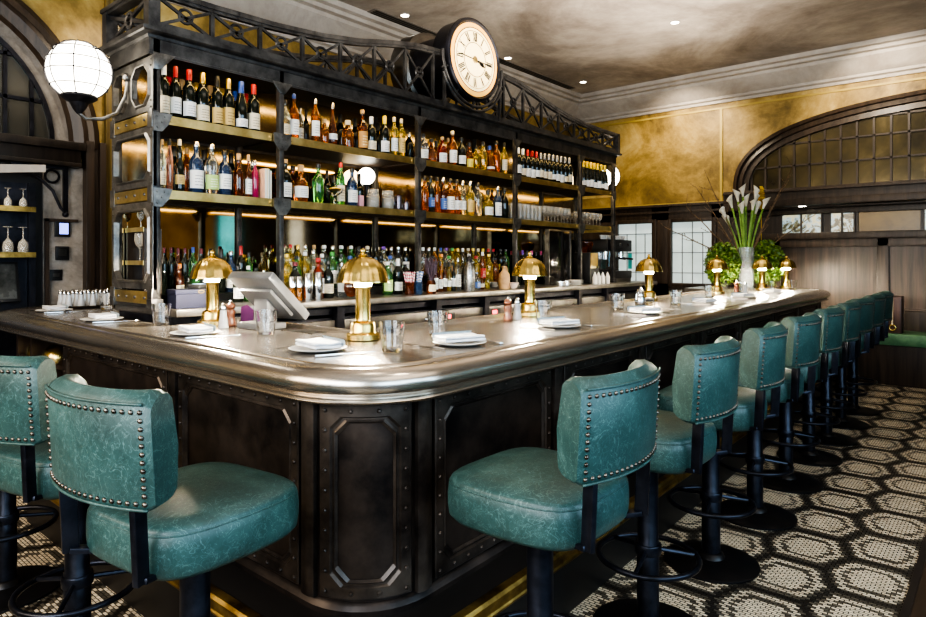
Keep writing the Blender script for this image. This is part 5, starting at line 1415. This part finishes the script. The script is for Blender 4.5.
MB().tube([(.028*cos(2*PI*i/16), 0, -.012+.03*sin(2*PI*i/16)) for i in range(16)], .008, 8, True).build('ring', brass, t)
# ------------------------------------------------------------------ left alcove: station shelves, glasses, till screen, intercom, bracket
bs2 = thing('service_shelving', 'black service shelving with brass-edged shelves in left alcove', 'shelving', (-5.22, 1.20, 0))
MB().bx(-.11,-.02,.27,.31,.0,1.90).bx(-.11,-.07,-.62,.27,.0,1.9).build('frame', black_metal, bs2)
for z in (1.395, 1.705):
    sh = MB().bx(-.069,.12,-.62,.265,z-.012,z+.012).build('shelf', dark_wood, bs2)
    MB().bx(.1205,.130,-.62,.27,z-.018,z+.018).build('brass_edge', brass_step, sh)
MB().bx(-.069,.20,-.62,-.08,1.0,1.03).build('lower_worktop', dark_wood, bs2)
MB().prism([(-.62,1.86),(.33,1.97),(.33,2.02),(-.62,1.93)], 'x', .09, .12).build('raked_rail', stone_trim, bs2)
for k in range(6):
    y = .97+.088*k
    wine_glass('%s upturned stemmed glass, upper shelf of left alcove' % ORD[k], -5.15, y, 1.718, .72, 'upturned glasses on the alcove shelves', True)
    wine_glass('%s upturned stemmed glass, lower shelf of left alcove' % ORD[k], -5.15, y, 1.408, 1.0, 'upturned glasses on the alcove shelves', True)
t = thing('order_screen', 'dark touchscreen monitor on the service station at far left', 'monitor', (-5.17, 1.20, 1.031))
M_ = Matrix.Translation((0,0,.17)) @ Matrix.Rotation(R(-14), 4, 'Y')
MB().bx(-.02,.015,-.24,.19,-.13,.15).xf(M_).build('housing', rubber, t, bevel=.006); MB().bx(.0155,.017,-.22,.17,-.11,.13).xf(M_).build('screen', mottled('grey_screen', (.02,.022,.022), (.07,.075,.075), 8, .25), t)
MB().bx(-.06,.05,-.09,.05,0,.025).build('stand', rubber, t)
t = thing('intercom', 'wall intercom with lit blue screen on grey pilaster at left', 'intercom', (XL+.03, 1.70, 1.585))
MB().bx(0,.02,-.05,.05,-.055,.065).build('housing', rubber, t, bevel=.003); MB().bx(.0205,.022,-.022,.036,-.035,.045).build('screen', emis('blue_screen', (.22,.30,.9), 1.6), t)
t = thing('card_switch', 'dark switch unit under the intercom on grey pilaster', 'switch', (XL+.03, 1.69, 1.41))
MB().bx(0,.03,-.035,.05,-.05,.05).build('housing', rubber, t, bevel=.004); MB().bx(.0305,.036,-.02,.03,-.02,.03).build('button', steel, t)
t = thing('wall_socket', 'small dark socket plate low on grey pilaster at left', 'socket', (XL+.03, 1.66, 1.25))
MB().bx(0,.012,-.04,.04,-.04,.04).build('plate', rubber, t, bevel=.003); MB().bx(.0125,.015,-.02,.02,-.012,.012).build('switch', steel, t)
t = thing('iron_bracket', 'ornate black iron scroll bracket under the beam at left', 'bracket', (XL+.05, 1.71, 2.04))
m = MB().bar((.02,.0,-.01),(.02,-.34,-.01), .03,.02).bar((.02,.0,0),(.02,.0,-.33), .03,.022)
m.tube([(.02,-.33,-.02),(.02,-.28,-.05),(.02,-.17,-.09),(.02,-.08,-.18),(.02,-.03,-.30),(.02,.0,-.33)], .011, 8)
m.tube([(.02,-.085+.045*cos(2*PI*i/16),-.075+.045*sin(2*PI*i/16)) for i in range(16)], .009, 6, True)
m.sph((.02,.0,-.345), .022, 10, 8); m.build('scroll', black_metal, t)

# glasses racked inside the left end of the shelving
t = thing('glass_rack', 'small brass-edged glass rack inside the left end of shelving', 'rack', (-3.86, 1.66, z3))
for z in (.24, .43): 
    sh = MB().bx(-.12,.12,-.05,.05,z,z+.010).build('rack_shelf', dark_wood, t); MB().bx(-.12,.12,-.056,-.0505,z-.01,z+.016).build('brass_edge', brass_flat, sh)
MB().bx(.10,.12,-.05,.05,0,.239).bx(.10,.12,-.05,.05,.2505,.429).build('upright', dark_wood, t)
MB().bx(-.12,-.10,-.05,.05,0,.239).bx(-.12,-.10,-.05,.05,.2505,.429).build('upright', dark_wood, t)
for k, (x, z, lab) in enumerate(((-3.91,z3+.2505,'left stemmed glass on the lower rack in shelving end'),(-3.83,z3+.2505,'right stemmed glass on the lower rack in shelving end'))):
    wine_glass(lab, x, 1.66, z, .95, 'stemmed glasses on the end rack')
wine_glass('single stemmed glass on the upper rack in shelving end', -3.90, 1.66, z3+.4405, .62)

# ------------------------------------------------------------------ lights
def area(name, loc, rot, size, energy, col, sy=None):
    l = bpy.data.lights.new(name, 'AREA'); l.energy = energy; l.color = col; l.size = size
    if sy: l.shape = 'RECTANGLE'; l.size_y = sy
    o = bpy.data.objects.new(name, l); C.objects.link(o); o.location = loc; o.rotation_euler = rot; return o
def spot(name, loc, tgt, energy, ang, col=(1,.86,.66), blend=.6, rad=.05):
    l = bpy.data.lights.new(name, 'SPOT'); l.energy = energy; l.color = col; l.spot_size = R(ang); l.spot_blend = blend; l.shadow_soft_size = rad
    o = bpy.data.objects.new(name, l); C.objects.link(o); o.location = loc
    o.rotation_euler = (Vector(tgt)-Vector(loc)).to_track_quat('-Z', 'Y').to_euler(); return o
for x, y in ((-4.756,4.667),(-4.785,6.487),(-4.62,8.05),(-2.719,6.66),(-1.327,6.982)): spot('downlight_beam', (x, y, ZC-.03), (x, y, 0), 60, 75)
for x, y in ((-1.7,1.6),(-1.75,3.2),(-1.75,4.8)): spot('bar_fill_beam', (x, y, ZC-.03), (x, y, 0), 15, 50)  # extra ceiling spots without fittings, added to light the bar top
for x, y in ((-.6,2.0),(-.6,3.6),(-.6,5.4)): spot('aisle_fill_beam', (x, y, ZC-.03), (x-.1, y, 0), 30, 60)  # unseen overhead spots added to brighten the aisle, no fittings
spot('far_wall_beam', (-3.4, 8.0, 3.6), (-3.5, 9.0, 2.7), 75, 110)
spot('far_wall_beam', (-1.2, 7.9, 3.6), (-1.0, 9.0, 2.9), 75, 110)
spot('bar_end_beam', (-3.6, .5, 3.8), (-3.75, 1.56, 1.9), 60, 45)  # spot added to brighten the left end of the shelving
spot('coffee_beam', (-2.9, 6.9, 3.8), (-3.5, 6.8, 1.3), 50, 35)  # added spot lifting the dark coffee corner
spot('flower_beam', (-1.9, 6.3, 3.8), (-2.14, 7.15, 1.6), 40, 30)
area('side_glow', (-3.0, -1.45, 2.3), (R(80), 0, 0), 2.6, 75, (1,.84,.64), 1.4)  # soft warm lamp out of view, added for the short side of the bar
spot('right_wall_beam', (1.2, 5.0, 3.6), (2.2, 5.0, 2.2), 90, 80)  # lamp added to brighten the wall that the mirrors reflect
spot('wainscot_beam', (-1.95, 8.55, 1.98), (-1.95, 8.95, 1.0), 5, 100)
spot('left_wall_beam', (-4.6, 2.3, 3.5), (-5.3, 1.9, 2.0), 45, 90)  # added spot that brightens the mouldings on the left wall
spot('alcove_beam', (-4.9, 1.1, 1.98), (-5.2, 1.2, 1.2), 6, 110)  # small lamp put into the alcove so its glasses show
area('room_glow', (.9, 2.0, 3.75), (0,0,0), 2.0, 35, (1,.85,.66), 4.0)  # general fill lamp added out of view under the ceiling
area('ceiling_wash', (-2.6, 4.6, 2.75), (PI,0,0), 1.2, 90, (1,.88,.72), 5.0)  # upward lamp with no fitting, added to brighten the ceiling
area('window_daylight', (2.05, 1.2, 1.8), (0,R(90),0), 1.6, 85, (.52,.77,1.0), 4.6)
area('back_fill', (-.6, -1.45, 1.9), (R(90),0,0), 2.6, 110, (.85,.92,1.0), 1.6)  # cool fill lamp added in front of the windowless back wall
w_ = bpy.data.worlds.new('World'); scene.world = w_; w_.use_nodes = True
w_.node_tree.nodes['Background'].inputs[0].default_value = (.06,.05,.04,1); w_.node_tree.nodes['Background'].inputs[1].default_value = .5

# ------------------------------------------------------------------ camera
cam = bpy.data.cameras.new('camera'); co = bpy.data.objects.new('camera', cam); C.objects.link(co)
co.location = (0, 0, 1.36); co.rotation_euler = (R(90), 0, R(40.4))
cam.sensor_width = 36; cam.lens = 36*645/926; cam.shift_y = -(308.5-260)/926
cam.clip_start = .05
scene.camera = co
scene.view_settings.view_transform = 'AgX'
scene.view_settings.look = 'AgX - High Contrast'
scene.view_settings.exposure = 0.6
cy = scene.cycles
cy.max_bounces = 10; cy.transmission_bounces = 8; cy.glossy_bounces = 5; cy.diffuse_bounces = 3; cy.transparent_max_bounces = 8
cy.caustics_refractive = False; cy.caustics_reflective = False; cy.sample_clamp_indirect = 6
cy.use_denoising = True
